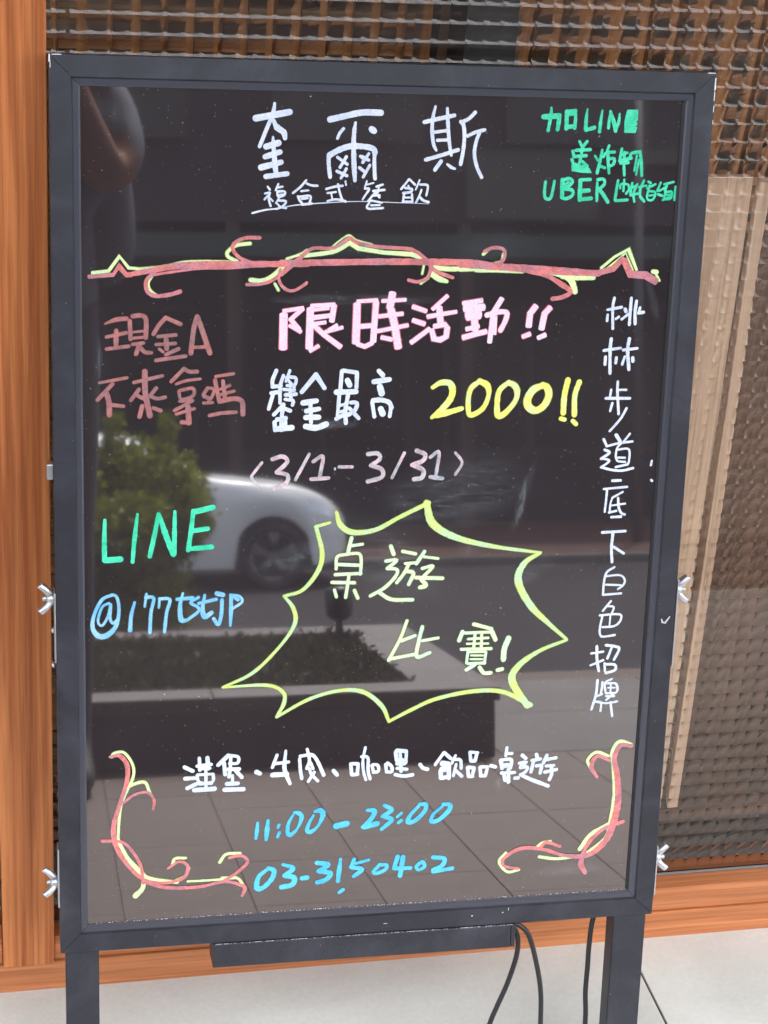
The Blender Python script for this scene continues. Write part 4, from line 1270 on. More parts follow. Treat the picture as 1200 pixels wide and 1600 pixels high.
s 49.2,501.8,3.4 57.6,506.8,3.4 55.6,484.8,3.5
s 50.0,482.2,4.2 62.1,480.5,4.2
s 73.9,506.0,2.9 81.1,496.0,2.9 74.8,484.1,2.9
@cash_question|salmon|dusty salmon pink handwriting at the upper left
s -262.3,632.1,1.8 -252.2,636.0,4.1 -242.4,637.0,3.8
s -261.1,619.9,3.1 -242.8,623.8,3.1
s -252.0,625.7,4.3 -252.3,612.6,4.3
s -260.9,608.7,3.3 -240.7,611.3,3.3
s -239.6,634.7,3.8 -239.0,618.0,3.8
s -237.0,639.2,4.1 -229.4,639.9,4.1 -224.8,636.0,4.1 -225.0,619.2,4.1
s -237.1,624.4,2.3 -227.6,625.4,2.3
s -238.4,618.6,2.6 -225.4,619.9,2.6
s -236.8,613.1,3.3 -227.2,614.3,3.3
s -231.4,612.1,3.8 -233.9,604.0,3.9
s -230.1,610.2,3.6 -225.7,605.7,3.6 -219.9,605.2,3.6
s -206.6,637.9,3.8 -212.9,630.9,3.8 -218.0,622.5,3.8
s -205.3,637.3,3.8 -193.1,631.9,3.9
s -213.9,620.3,3.3 -197.3,621.8,3.3
s -215.5,612.8,3.1 -197.8,613.8,3.1
s -206.3,617.3,4.4 -205.7,608.8,4.4
s -212.5,608.6,2.6 -209.1,606.0,2.6
s -194.7,608.8,3.4 -206.5,603.4,3.4
s -215.7,598.0,3.4 -188.2,602.0,3.4
s -177.7,638.9,4.4 -180.9,627.0,4.4 -183.4,604.6,4.4
s -177.2,638.0,4.6 -171.9,623.1,4.7 -165.6,604.6,4.7
s -180.8,610.1,3.1 -167.9,610.6,3.1
s -267.5,577.2,2.8 -242.3,581.8,2.8
s -255.7,576.0,3.6 -269.4,561.1,3.6
s -261.2,567.5,4.9 -258.9,558.3,4.9 -258.7,546.8,4.9
s -257.7,556.4,3.4 -245.7,555.0,3.4
s -235.9,577.3,3.1 -209.7,583.5,3.1
s -225.9,587.5,5.2 -225.4,567.3,5.2 -221.2,545.9,5.2
s -231.4,570.6,3.6 -238.8,560.5,3.6
s -234.9,566.0,3.4 -227.0,561.8,3.4
s -215.4,571.8,3.6 -220.5,565.3,3.6
s -220.5,563.9,3.4 -214.1,561.9,3.4 -207.0,563.2,3.4
s -228.3,554.8,4.2 -230.8,544.9,4.2
s -218.0,553.0,3.6 -211.3,550.5,3.7
s -201.5,577.9,3.4 -189.7,590.0,3.4
s -189.7,590.0,3.6 -184.6,587.3,3.6 -177.5,587.3,3.6
s -196.8,575.6,2.6 -187.1,578.8,2.6 -174.4,580.3,2.6
s -193.5,569.4,3.1 -181.9,571.5,3.1 -179.9,566.9,3.1 -183.1,563.0,3.1 -192.2,561.1,3.1 -194.2,568.3,3.1
s -193.5,559.1,3.1 -182.5,560.1,3.1
s -181.6,559.7,3.1 -198.4,550.4,3.1
s -196.7,547.0,2.9 -179.8,552.1,2.9
s -185.7,553.7,5.0 -184.8,538.5,5.0
s -191.4,539.2,3.7 -184.9,538.6,3.7
s -167.6,571.4,2.9 -161.5,570.5,2.9 -163.6,562.8,2.9 -166.5,560.2,2.9
s -167.6,571.4,3.4 -171.5,565.3,3.4
s -171.1,557.3,2.9 -162.8,557.8,2.9
s -170.8,563.9,3.7 -166.2,561.8,3.7
s -160.5,578.9,3.9 -156.4,558.5,3.9
s -159.9,582.6,2.9 -143.3,585.1,2.9
s -153.1,577.9,3.7 -150.8,560.1,3.7
s -155.3,570.4,2.9 -146.8,573.9,2.9
s -154.6,565.4,2.9 -142.6,568.6,2.9
s -155.8,558.8,4.5 -142.7,561.3,4.5 -134.9,558.3,4.5 -134.0,546.3,4.5
s -165.5,545.3,3.4 -154.4,547.5,3.4 -140.6,548.3,3.4
@app_name|mint|mint green handwritten capitals at the left
s -263.5,445.5,2.1 -264.1,425.4,4.0 -264.0,406.2,4.3
s -263.4,406.0,5.3 -249.1,406.7,5.4
s -232.9,450.8,2.1 -235.6,427.4,4.0 -237.6,403.9,3.0
s -213.3,450.4,3.2 -216.6,431.1,4.0 -221.2,409.0,3.5
s -212.7,450.4,3.2 -206.1,429.5,5.1 -198.8,410.0,4.6
s -197.6,452.5,2.4 -197.9,430.6,4.0 -198.1,410.7,3.8
s -180.1,452.8,3.8 -181.7,437.1,3.8 -184.7,414.1,3.8
s -179.6,451.8,4.6 -161.4,455.8,4.6
s -179.7,433.2,3.8 -166.2,435.1,3.8
s -183.3,415.4,4.1 -162.4,416.7,4.1
@contact_handle|blue|light blue handwritten contact handle starting with an at sign
s -256.7,371.6,3.0 -266.5,367.0,3.2 -273.8,352.7,3.2 -275.7,339.5,4.1 -270.7,331.0,5.2 -262.8,330.7,5.4 -253.6,340.1,4.1 -250.6,356.1,3.0 -252.8,369.4,3.0 -258.0,371.6,2.7
s -260.0,363.4,2.4 -266.6,359.4,2.4 -270.6,345.6,2.4 -266.7,341.0,2.4 -261.4,349.5,2.4 -258.7,361.2,2.4
s -258.5,361.9,3.0 -259.1,348.0,3.0 -256.2,343.0,3.0 -252.0,346.7,3.0
s -235.7,363.3,2.4 -239.0,350.1,3.5 -240.1,335.5,4.1
s -226.1,358.8,2.4 -224.5,371.3,2.4
s -225.1,368.1,3.3 -217.6,366.9,3.3 -220.2,352.3,3.3 -221.2,332.4,3.3
s -212.6,357.4,2.5 -211.9,366.7,2.4
s -211.9,366.3,3.3 -202.2,365.0,3.3 -205.2,351.8,3.3 -207.2,332.6,3.3
s -189.7,370.9,2.5 -192.3,358.4,3.8 -191.0,344.3,5.5 -185.2,343.9,3.3
s -195.0,365.2,3.5 -180.4,366.2,3.6
s -174.6,366.5,3.0 -182.2,361.6,3.0 -175.0,356.5,3.0 -174.9,352.0,3.0 -184.3,344.7,3.0
s -168.6,368.6,2.5 -170.6,354.9,4.1 -168.5,346.7,5.5 -161.8,350.7,3.9
s -174.2,360.4,3.3 -157.6,364.0,3.3
s -151.8,363.0,3.6 -152.4,348.7,3.6 -155.2,338.2,3.6 -159.7,344.4,3.6
s -156.9,369.9,4.7 -151.0,368.3,4.7
s -143.1,367.8,3.3 -143.0,352.6,4.1 -143.5,336.8,2.5
s -143.8,368.1,2.7 -135.1,366.4,2.8 -132.3,360.7,2.8 -141.6,354.0,2.8
s -140.4,365.9,3.3 -136.4,363.0,3.3
@tournament_text|limepale|pale yellow-green handwriting inside the starburst
s -26.2,422.4,3.8 -29.2,408.3,3.8
s -25.2,414.6,3.1 -15.1,415.9,3.1
s -40.6,391.3,3.1 -40.0,403.4,3.1 -31.7,405.8,3.1 -18.5,406.3,3.1 -15.9,397.9,3.1 -16.5,385.4,3.1
s -38.1,395.9,3.4 -17.8,394.5,3.4
s -41.3,385.6,3.4 -15.9,386.2,3.4
s -44.4,377.8,3.4 -22.0,376.8,3.4
s -27.7,384.0,3.3 -30.4,362.0,3.3
s -41.7,369.9,3.1 -39.5,362.7,3.1
s -21.8,368.8,3.5 -18.2,360.9,3.5
s 13.1,413.1,4.1 16.2,404.9,4.1
s 8.5,398.1,3.4 19.5,398.7,3.5 10.4,390.6,3.5
s 10.4,390.6,3.5 19.9,389.1,3.5 19.2,382.6,3.5 8.5,371.0,3.5 -5.8,362.7,3.5
s 3.6,365.5,3.8 15.8,358.5,3.8 36.8,357.5,3.8
s 25.2,407.6,3.5 38.1,404.7,3.5
s 47.0,406.7,3.8 39.4,394.7,3.8
s 46.9,401.5,2.8 61.1,399.3,2.8
s 28.2,395.0,3.1 38.8,395.6,3.1
s 31.7,394.0,3.5 26.9,384.5,3.5 20.3,375.6,3.5
s 29.4,387.1,3.8 36.8,385.1,3.8 32.4,373.5,3.8
s 45.6,389.6,3.5 56.2,391.6,3.5 47.6,381.8,3.5
s 39.4,380.3,3.8 66.4,378.8,3.8
s 45.2,377.8,4.2 50.1,371.9,4.2 43.8,370.0,4.2
s 32.1,335.8,3.3 25.9,317.3,3.3 14.9,295.2,3.4
s 27.3,315.1,3.5 40.7,320.0,3.5
s 15.3,296.3,3.5 40.7,300.3,3.5
s 48.0,329.1,3.9 45.0,314.9,3.9 43.6,297.9,3.9 56.4,301.5,3.9
s 48.5,314.4,3.2 64.5,316.8,3.2
s 100.7,329.9,3.9 119.1,324.4,3.9
s 89.3,322.2,4.3 86.2,313.4,4.3
s 92.0,320.9,3.2 120.1,321.2,3.2
s 119.8,321.2,4.6 123.7,312.9,4.7
s 95.4,314.5,2.7 116.0,315.0,2.7
s 94.6,309.5,2.3 116.3,309.0,2.3
s 88.9,303.9,3.4 119.6,303.5,3.4
s 102.3,318.6,3.0 101.5,303.8,3.0
s 109.3,318.3,3.0 109.5,303.5,3.0
s 96.0,302.2,3.0 94.8,289.2,3.0
s 96.4,300.7,2.7 114.1,300.6,2.7
s 114.5,299.7,3.0 113.3,288.0,3.1
s 99.2,297.0,2.1 111.6,296.5,2.2
s 98.9,293.0,2.1 110.9,292.6,2.2
s 96.6,288.4,3.2 113.8,288.5,3.2
s 103.7,287.1,3.9 95.1,281.9,3.9
s 108.7,284.0,4.0 113.4,277.9,4.0 120.5,277.7,4.0
s 137.3,313.7,5.7 133.5,302.6,5.7 133.1,291.4,5.8
s 127.5,280.3,4.3 132.1,281.2,4.3
@starburst|burst|yellow-green hand drawn starburst outline
s -41.8,448.6,3.0 -37.6,436.1,5.4 -25.4,428.1,5.5 -2.9,430.1,4.3 20.9,442.4,3.7 49.2,456.2,4.3
s 47.1,456.3,6.1 54.0,435.5,8.0 76.7,421.1,6.2 114.2,410.8,4.4 165.6,402.6,2.5
s 165.6,402.6,3.1 149.5,392.0,5.7 144.2,373.8,7.6 158.2,347.9,7.0 178.4,328.0,4.5 198.3,310.5,2.9
s 198.3,309.8,2.9 170.5,299.2,3.9 149.0,283.7,6.4 143.5,267.7,7.7 160.9,240.7,6.5
s 164.1,241.2,5.2 134.5,256.6,4.5 102.7,258.6,4.2 65.2,252.1,3.8 40.5,241.8,3.8 17.5,230.1,2.9
s 17.5,230.1,2.9 9.2,247.4,4.4 -9.9,262.7,4.4 -34.5,265.1,3.5 -64.9,257.1,3.4 -96.5,239.9,2.8
s -96.5,239.9,2.8 -89.2,254.9,4.1 -90.9,266.2,3.7 -107.6,273.9,3.4 -150.2,273.4,2.2
s -150.2,273.4,2.2 -119.9,288.0,3.4 -93.3,315.3,2.8 -80.2,336.8,4.0 -82.0,352.5,4.0 -91.3,365.2,2.7
s -91.3,365.2,2.7 -73.4,370.8,3.4 -58.9,389.0,4.6 -54.8,407.4,4.6 -61.4,434.5,3.6
s -62.0,434.5,3.6 -48.1,438.4,2.4
@vertical_directions|white|white handwriting running down the right side
s 225.5,657.3,2.9 224.4,648.4,2.9 225.8,627.6,2.9
s 219.2,645.9,2.7 233.4,648.4,2.7
s 219.8,640.9,2.7 219.5,635.1,2.7
s 228.3,637.0,2.7 231.3,639.1,2.7
s 237.2,646.4,3.4 238.1,644.2,3.4
s 242.7,657.3,3.1 242.4,644.7,3.1 242.4,631.6,3.1
s 240.7,641.7,2.5 234.2,636.6,2.5
s 248.1,654.3,3.1 247.4,643.8,3.1 248.2,632.3,3.1
s 252.2,648.0,2.7 251.3,643.8,2.7
s 250.9,642.7,3.1 256.0,643.6,3.1
s 225.0,617.5,3.3 224.5,607.1,3.3 225.9,583.4,3.3
s 218.2,606.0,2.9 235.4,608.5,2.9
s 220.3,599.7,3.1 220.2,592.4,3.1
s 231.4,599.0,3.1 231.1,593.8,3.1
s 243.4,617.4,3.5 242.4,606.1,3.5 245.0,587.1,3.5
s 237.8,606.4,2.9 252.1,608.1,2.9
s 239.9,599.7,2.7 237.7,592.1,2.7
s 248.1,598.7,3.5 248.5,595.4,3.5
s 234.5,575.2,2.7 234.8,565.2,2.7 237.5,542.9,2.7
s 236.1,566.9,2.3 243.8,567.0,2.3
s 228.2,567.1,2.5 227.6,560.4,2.5
s 223.3,558.6,2.9 248.0,558.4,2.9
s 230.3,553.7,2.5 228.6,545.8,2.5
s 245.4,548.6,2.5 240.0,538.2,2.5 229.5,525.6,2.5
s 236.5,521.6,3.5 240.9,515.3,3.5
s 250.6,522.7,2.2 244.9,515.2,2.2
s 223.9,517.4,2.7 227.4,510.6,2.7
s 227.4,510.4,2.4 240.1,513.3,2.4 253.7,514.9,2.4
s 242.3,513.1,2.2 238.4,508.5,2.2 237.5,499.7,2.2 239.3,495.6,2.2
s 238.5,506.8,2.2 250.5,506.9,2.2 251.5,494.6,2.2 250.5,492.5,2.2
s 240.1,498.7,2.2 247.1,498.4,2.2
s 240.4,494.8,2.2 247.6,494.2,2.2
s 250.5,491.7,2.4 238.3,489.0,2.4
s 225.6,506.7,2.8 230.8,503.9,2.8 222.5,497.8,2.8
s 223.0,498.2,2.4 231.1,495.7,2.4 223.3,489.0,2.4
s 223.0,489.2,2.6 234.0,486.3,2.6 245.0,485.4,2.6 256.3,487.7,2.6
s 235.7,475.3,2.8 244.3,475.3,2.8
s 227.3,466.8,2.4 251.4,468.6,2.4
s 230.8,466.3,2.4 230.5,455.7,2.4 229.8,443.4,2.4
s 247.2,463.5,2.2 236.9,457.8,2.2
s 236.9,457.8,2.0 235.3,451.7,2.0 234.9,442.6,2.0
s 242.9,457.2,2.6 244.1,447.5,2.6 247.5,441.5,2.6 250.9,440.2,2.6
s 236.4,449.7,2.0 250.6,451.4,2.0
s 234.4,442.6,2.4 241.8,444.1,2.4
s 237.2,437.7,2.8 247.1,438.0,2.8
s 228.8,422.0,2.8 252.7,422.9,2.8
s 239.9,420.3,3.0 239.4,405.8,3.0 240.9,390.9,3.0
s 241.9,406.5,2.8 252.7,399.6,2.8
s 243.9,385.4,2.3 236.3,380.3,2.3 234.0,370.9,2.3 233.7,357.0,2.3
s 234.5,376.0,2.1 250.3,376.8,2.1 255.8,371.4,2.1 254.4,366.1,2.1 249.2,362.1,2.1
s 236.2,367.2,2.1 252.1,366.2,2.1
s 233.7,356.5,2.3 252.9,357.5,2.3
s 242.6,349.6,2.3 234.6,339.4,2.3
s 239.8,344.3,2.1 246.0,343.1,2.1 244.1,335.7,2.1
s 232.0,334.8,2.3 246.8,335.6,2.3 254.3,334.3,2.3 253.7,327.9,2.3 247.6,322.8,2.3 235.5,322.1,2.3
s 234.7,333.9,2.3 232.8,322.2,2.3 233.3,314.7,2.3 236.7,311.9,2.3 249.1,313.3,2.4
s 243.1,334.7,1.9 242.8,324.0,1.9
s 230.9,301.9,3.0 231.9,287.9,3.0 234.6,275.1,3.0
s 225.6,294.4,2.4 237.9,295.8,2.4
s 225.4,281.5,2.4 238.6,286.6,2.4
s 240.5,302.7,3.0 251.3,300.7,3.0 254.9,297.8,3.0 250.1,286.7,3.0
s 246.6,299.2,2.6 243.0,288.4,2.6
s 240.2,283.3,2.4 241.3,274.6,2.4
s 240.8,282.0,2.8 251.3,281.2,2.8 251.9,275.5,2.8 242.3,272.4,2.8
s 233.9,265.2,2.8 233.3,250.0,2.8 229.5,233.6,2.8
s 239.4,262.8,2.4 238.6,249.7,2.4
s 234.0,247.6,2.2 239.9,249.7,2.2
s 236.0,241.7,2.2 239.3,240.4,2.2 239.3,231.4,2.2
s 249.1,265.8,2.4 242.1,261.6,2.4 243.3,251.7,2.4
s 243.2,261.3,2.4 254.0,260.5,2.4 255.2,251.2,2.4 244.0,250.4,2.4
s 245.7,256.5,1.7 253.2,256.2,1.7
s 248.7,260.2,1.9 248.7,251.5,2.0
s 251.8,249.4,2.2 244.5,243.0,2.2
s 233.8,241.8,2.4 244.7,239.7,2.4 256.6,241.1,2.4
s 249.4,240.6,2.6 252.3,225.3,2.6
s 244.2,247.3,2.4 252.8,247.0,2.4
s 275.4,494.9,2.3 274.7,490.4,2.3
s 276.1,475.2,2.4 277.2,474.2,2.4
@menu_line|white|bold white handwritten list of dishes near the bottom
s -187.1,191.2,4.2 -179.3,186.8,4.2
s -186.4,179.0,4.0 -176.8,179.1,4.0
s -184.3,168.6,4.3 -175.7,172.6,4.3
s -172.6,200.0,3.7 -171.9,187.4,3.8
s -164.6,200.0,4.2 -163.8,188.5,4.3
s -174.8,191.7,3.7 -161.1,192.8,3.8
s -172.7,188.7,3.0 -161.8,188.8,3.0
s -174.1,182.4,3.0 -158.7,182.6,3.0
s -174.8,181.7,3.0 -172.0,174.1,3.0 -159.6,174.2,3.0 -158.7,182.3,3.0
s -166.2,188.6,3.3 -165.7,167.9,3.3
s -172.6,172.4,3.0 -160.3,172.6,3.0
s -177.4,166.3,4.8 -157.4,166.7,4.8
s -144.0,201.5,4.3 -154.0,191.7,4.3
s -148.1,193.6,3.8 -146.8,181.4,3.8
s -144.0,201.5,3.3 -134.3,199.5,3.3 -134.7,192.9,3.3 -142.5,193.0,3.3
s -141.5,199.1,3.3 -141.8,187.3,3.3
s -143.8,186.7,3.8 -132.8,186.6,3.8
s -141.8,187.3,3.5 -143.1,178.5,3.5
s -136.9,185.6,3.8 -130.2,177.6,3.8
s -139.6,179.8,3.3 -139.5,172.4,3.3
s -145.1,171.2,4.3 -134.0,171.2,4.3
s -147.1,165.1,4.8 -128.6,164.7,4.8
s -115.4,182.3,4.6 -112.2,180.5,4.6
s -95.2,199.5,3.3 -99.7,186.4,3.3
s -98.1,190.3,3.5 -83.5,191.5,3.5
s -86.5,203.5,2.8 -87.6,186.0,4.6 -84.6,175.4,4.3 -81.6,168.1,3.3
s -99.3,178.3,5.3 -85.3,178.5,5.3
s -72.4,194.2,3.6 -71.4,182.2,3.6 -69.8,172.9,3.6
s -71.7,197.1,3.8 -60.5,198.0,3.8 -54.8,191.8,3.8 -47.6,175.7,3.8
s -64.9,204.2,3.3 -62.5,192.2,3.3 -65.1,183.4,3.3
s -61.8,190.7,3.1 -58.5,183.0,3.1
s -62.3,183.2,3.3 -60.1,177.1,3.3 -53.5,169.6,3.3
s -57.3,179.2,3.3 -63.0,169.5,3.3
s -37.6,179.7,4.4 -33.9,175.0,4.4
s -20.2,186.2,3.6 -19.1,175.2,3.6
s -19.0,186.4,3.7 -12.6,185.8,3.7
s -12.7,185.3,3.6 -13.2,176.0,3.6
s -18.5,174.4,3.7 -13.0,174.5,3.7
s -5.8,203.1,3.0 -7.8,190.2,3.0 -7.0,177.7,3.0 -4.2,168.2,3.0
s -9.4,193.4,3.4 -3.0,192.0,3.4 -2.3,178.5,3.4 0.0,168.8,3.4
s 1.5,183.5,3.4 3.4,176.1,3.4
s 2.7,184.3,3.4 7.5,183.4,3.4 8.4,176.9,3.4 3.2,175.9,3.4
s 15.8,183.6,3.6 16.8,175.6,3.6
s 17.5,185.3,3.6 21.8,181.4,3.6 22.3,175.7,3.6 16.8,175.6,3.6
s 26.9,198.3,4.1 36.1,197.1,4.1
s 25.5,196.8,3.9 26.8,188.5,3.9 28.9,184.7,3.9
s 30.3,187.8,5.0 35.1,186.8,5.0
s 36.7,196.8,3.4 36.5,184.8,3.4
s 27.6,184.0,3.9 35.4,183.6,3.9
s 30.2,194.5,3.6 31.9,175.7,3.6
s 27.8,179.0,3.6 37.6,177.5,3.6
s 25.9,172.3,3.8 34.9,170.1,3.8 43.8,171.1,3.8
s 51.4,181.8,4.0 54.5,177.9,4.0 59.1,176.4,4.0
s 75.6,193.4,3.5 67.2,180.9,3.5
s 76.2,193.4,3.9 83.2,186.8,3.9
s 74.8,181.9,6.0 80.4,180.8,6.0
s 74.7,175.4,6.2 79.5,175.7,6.2
s 73.2,173.9,4.6 73.5,166.1,4.6
s 74.8,166.0,4.4 82.2,167.2,4.4
s 81.4,180.4,4.4 82.0,165.4,4.4
s 87.9,189.8,3.2 84.4,181.6,3.2
s 87.5,185.5,3.5 93.3,184.5,3.5 94.5,175.5,3.5
s 89.0,180.1,3.2 86.7,167.8,3.2
s 89.3,172.7,3.7 95.6,166.8,3.7
s 102.9,192.8,3.5 104.3,183.3,3.5
s 103.9,192.7,3.5 111.0,191.7,3.5
s 110.5,191.7,3.7 108.8,183.1,3.7
s 104.3,183.0,3.7 108.8,182.8,3.7
s 101.1,176.1,3.9 102.4,167.9,3.9
s 102.0,176.3,3.9 107.9,175.3,3.9
s 108.1,174.4,3.7 106.4,166.4,3.7
s 102.5,166.3,3.7 106.8,166.1,3.7
s 114.3,175.4,3.7 115.4,167.2,3.7
s 115.6,176.0,3.5 122.1,175.7,3.5
s 122.2,175.7,3.5 120.6,166.3,3.5
s 115.4,166.3,3.7 120.4,166.0,3.7
s 125.9,176.8,4.0 130.5,175.2,4.0
s 141.8,195.9,3.3 141.0,186.8,3.3
s 142.8,189.4,3.3 147.3,189.2,3.3
s 135.8,181.7,4.0 137.8,173.5,4.0
s 136.0,182.4,3.7 146.7,182.5,3.7 146.5,173.1,3.7
s 139.2,176.1,5.1 144.1,176.4,5.1
s 137.4,168.1,3.7 151.3,168.1,3.8
s 144.4,171.8,4.0 145.3,157.9,4.0
s 140.1,165.5,3.7 141.7,159.8,3.8
s 152.1,161.7,4.0 155.3,161.8,4.0
s 158.5,186.6,4.0 162.3,183.1,4.0
s 155.8,178.0,3.5 163.5,178.9,3.5 157.3,174.1,3.5
s 157.3,172.8,3.5 164.9,173.5,3.5 162.8,168.1,3.5 157.7,165.0,3.5
s 157.7,165.4,3.5 168.5,159.7,4.5 188.0,151.2,3.8
s 173.5,186.8,4.0 174.5,183.8,4.0
s 169.1,180.4,3.8 178.0,181.6,3.8
s 170.7,178.6,3.8 168.7,167.6,3.8
s 174.2,174.3,3.8 179.5,174.1,3.8 178.6,166.0,3.8
s 184.8,185.3,4.0 181.3,176.7,4.0
s 183.1,180.4,3.8 194.5,182.1,3.8
s 184.8,173.5,3.5 192.6,173.8,3.5
s 183.6,166.8,3.8 195.8,169.1,3.8
s 190.4,172.1,4.0 190.9,164.0,4.0 188.9,158.3,4.0
@opening_hours|cyan|cyan handwritten opening hours
s -113.6,127.4,2.7 -114.2,118.9,4.2 -115.1,110.5,3.1
s -103.1,129.5,3.0 -103.9,119.3,5.3 -104.8,108.5,3.4
s -91.8,124.1,2.9 -92.9,121.0,2.9
s -91.3,115.6,3.3 -93.1,111.1,3.3
s -77.8,134.0,2.7 -82.3,125.0,3.4 -83.0,115.1,4.6 -79.8,112.3,5.0 -72.9,119.4,2.3 -69.1,131.1,5.0 -72.3,135.7,4.6 -76.6,136.5,3.1
s -56.9,132.4,2.7 -61.5,123.7,3.5 -63.2,115.9,4.6 -58.9,114.6,4.6 -51.6,121.2,2.7 -47.3,132.8,5.8 -50.2,137.5,5.4 -55.7,136.3,3.1
s -33.5,119.1,6.6 -22.7,121.3,6.6
s -1.6,134.8,3.5 5.9,133.4,5.8 2.4,125.0,5.0 -5.7,116.5,4.3
s -4.2,116.6,5.8 8.8,119.6,5.8
s 15.7,139.2,3.9 23.4,133.8,5.0 14.2,127.3,4.3
s 15.0,127.2,4.3 23.8,122.7,5.1 13.6,113.1,3.9
s 33.8,129.6,3.3 29.7,125.8,3.3
s 34.0,121.5,3.7 31.1,119.3,3.7
s 51.7,136.5,3.5 43.3,127.0,3.9 40.9,119.7,5.5 47.9,120.3,5.1 57.6,129.8,4.3 59.2,137.3,5.1 52.4,138.5,3.5
s 76.5,134.7,3.1 67.3,126.2,3.5 65.7,118.9,5.1 73.3,119.9,4.7 83.2,129.3,5.1 84.4,135.9,5.1 77.1,137.1,3.5
@phone_number|cyan|cyan handwritten telephone number
s -103.5,75.5,3.9 -111.7,68.0,4.6 -113.4,56.1,5.8 -106.9,56.0,5.0 -98.2,65.1,5.0 -96.1,74.0,5.4 -101.7,77.0,4.2
s -86.9,80.0,3.5 -76.6,75.4,5.4 -85.2,67.9,4.3
s -84.9,67.9,5.4 -75.1,64.6,5.4 -77.2,57.3,5.4 -88.0,55.2,5.4
s -67.1,63.7,5.0 -62.0,64.1,5.1
s -51.9,79.8,5.0 -40.7,77.1,5.1 -50.4,70.4,5.1
s -50.4,70.4,5.1 -37.8,67.2,5.1 -42.7,60.4,5.1 -51.4,58.0,5.1
s -27.9,82.3,3.1 -28.9,70.7,5.1 -30.0,58.2,4.3
s -13.7,81.4,3.9 -16.7,72.9,3.9
s -12.1,76.5,3.3 1.4,79.6,3.3
s -16.7,72.9,4.7 -5.3,69.5,4.7 -13.6,62.6,4.7
s 11.7,72.1,3.9 6.8,66.3,3.9 10.1,64.1,3.9 18.9,67.6,3.9 20.6,72.5,3.9 13.0,73.6,3.9
s 31.7,81.4,4.7 28.3,69.4,4.7
s 28.3,68.6,4.3 45.5,67.9,4.3
s 37.4,80.6,5.1 34.9,60.0,5.1
s 57.3,74.3,4.0 51.8,69.1,4.0 54.4,65.3,4.0 60.4,68.6,4.0 58.7,73.6,4.0
s 69.2,78.2,4.7 80.8,76.2,4.8 79.2,68.8,4.8 69.8,63.9,4.8
s 69.9,62.2,4.4 89.8,64.6,4.4
s -28.2,45.3,3.9 -24.5,48.1,3.9
@left_flourish|lime|pale yellow-green under-strokes of the lower left scroll
s -258.0,205.4,2.6 -256.5,209.3,2.6 -246.6,209.7,2.6 -238.4,197.6,2.6 -237.4,184.1,2.6 -245.7,164.2,2.6 -250.0,150.8,2.6 -252.2,125.8,2.6 -251.2,114.3,2.6 -242.8,97.7,2.6 -226.0,76.9,2.7
s -245.7,171.0,3.0 -236.3,176.1,3.0 -225.9,177.1,3.0 -221.3,165.6,3.1
s -251.2,113.2,3.5 -240.7,92.9,3.5 -226.0,76.2,3.6 -209.0,70.4,3.6 -194.1,67.8,3.6
s -198.8,87.5,2.9 -195.9,93.6,2.9 -185.6,93.6,2.9
s -151.3,86.8,3.1 -145.0,95.0,3.1 -131.0,95.3,3.1
s -196.2,69.1,2.7 -185.5,74.3,2.7 -182.2,82.2,2.7
s -183.4,67.8,2.2 -157.6,67.7,2.2 -133.9,68.5,2.3
s -149.0,69.5,2.7 -133.9,68.5,2.7 -126.9,59.3,2.7
s -227.7,78.2,3.1 -228.1,64.2,4.4 -235.5,55.4,5.8
@left_scroll|coral|coral over-strokes of the lower left scroll
s -260.1,205.9,2.6 -250.8,206.8,4.3 -243.6,196.8,4.7 -243.6,179.9,4.3 -249.9,157.6,4.3 -256.3,135.2,4.8 -256.4,119.2,5.3 -251.2,102.8,4.4 -238.6,83.5,3.5 -226.0,72.2,3.1 -206.9,67.9,3.1 -187.7,72.1,3.6 -183.5,84.6,3.6 -192.0,90.3,2.7 -203.1,83.6,2.7
s -267.9,117.2,3.3 -249.1,114.9,3.3 -238.6,104.3,3.3 -230.2,87.6,3.3 -227.7,68.9,3.3
s -246.8,157.0,2.8 -236.4,164.8,2.8 -223.8,166.8,2.8 -217.1,158.1,2.8 -218.0,148.5,2.8
s -226.0,69.9,3.1 -204.7,62.7,4.0 -172.6,61.2,3.6 -146.8,65.4,3.2 -131.6,61.3,3.6 -125.5,56.9,4.1 -128.2,48.6,3.2
s -146.8,66.3,3.4 -134.0,74.4,3.4 -123.3,85.5,3.4 -129.9,92.9,3.4 -141.7,91.3,3.4
@right_flourish|lime|pale yellow-green under-strokes of the lower right scroll
s 275.0,192.8,3.8 262.2,196.6,3.8 255.1,185.8,3.8 257.2,169.6,3.8 260.4,140.4,3.8 258.6,111.3,3.9 253.8,88.7,3.9 235.9,73.3,3.9
s 234.6,166.0,3.2 229.2,177.5,3.2 238.0,186.0,3.2 251.4,181.2,3.2
s 161.5,58.4,2.9 149.2,56.9,2.9 139.9,68.9,2.9 146.5,78.3,2.9
s 178.9,81.8,3.2 184.9,87.0,3.2 194.1,88.4,3.2
s 183.2,71.7,3.2 201.6,68.3,3.2 220.4,69.4,3.2
s 226.7,77.8,4.5 237.7,93.6,4.5 257.5,104.8,4.5
@right_scroll|coral|coral over-strokes of the lower right scroll
s 275.1,191.2,4.4 264.1,192.4,4.4 257.8,179.2,5.7 262.5,156.5,6.4 264.9,130.5,7.1 262.0,107.8,7.7 254.0,85.4,7.1 236.0,70.7,5.8 210.8,71.6,3.9 188.4,79.6,3.8 163.3,82.8,4.5 145.2,73.1,3.8 145.1,64.3,3.2 160.8,59.7,3.2
s 272.2,106.6,4.2 250.0,98.7,4.2 235.2,83.2,4.2 228.4,67.2,4.2
s 230.3,72.0,4.5 228.8,60.6,6.5 234.2,50.4,4.5
s 240.4,158.3,3.2 233.4,170.2,5.1 238.9,181.8,4.4 252.7,176.3,3.2
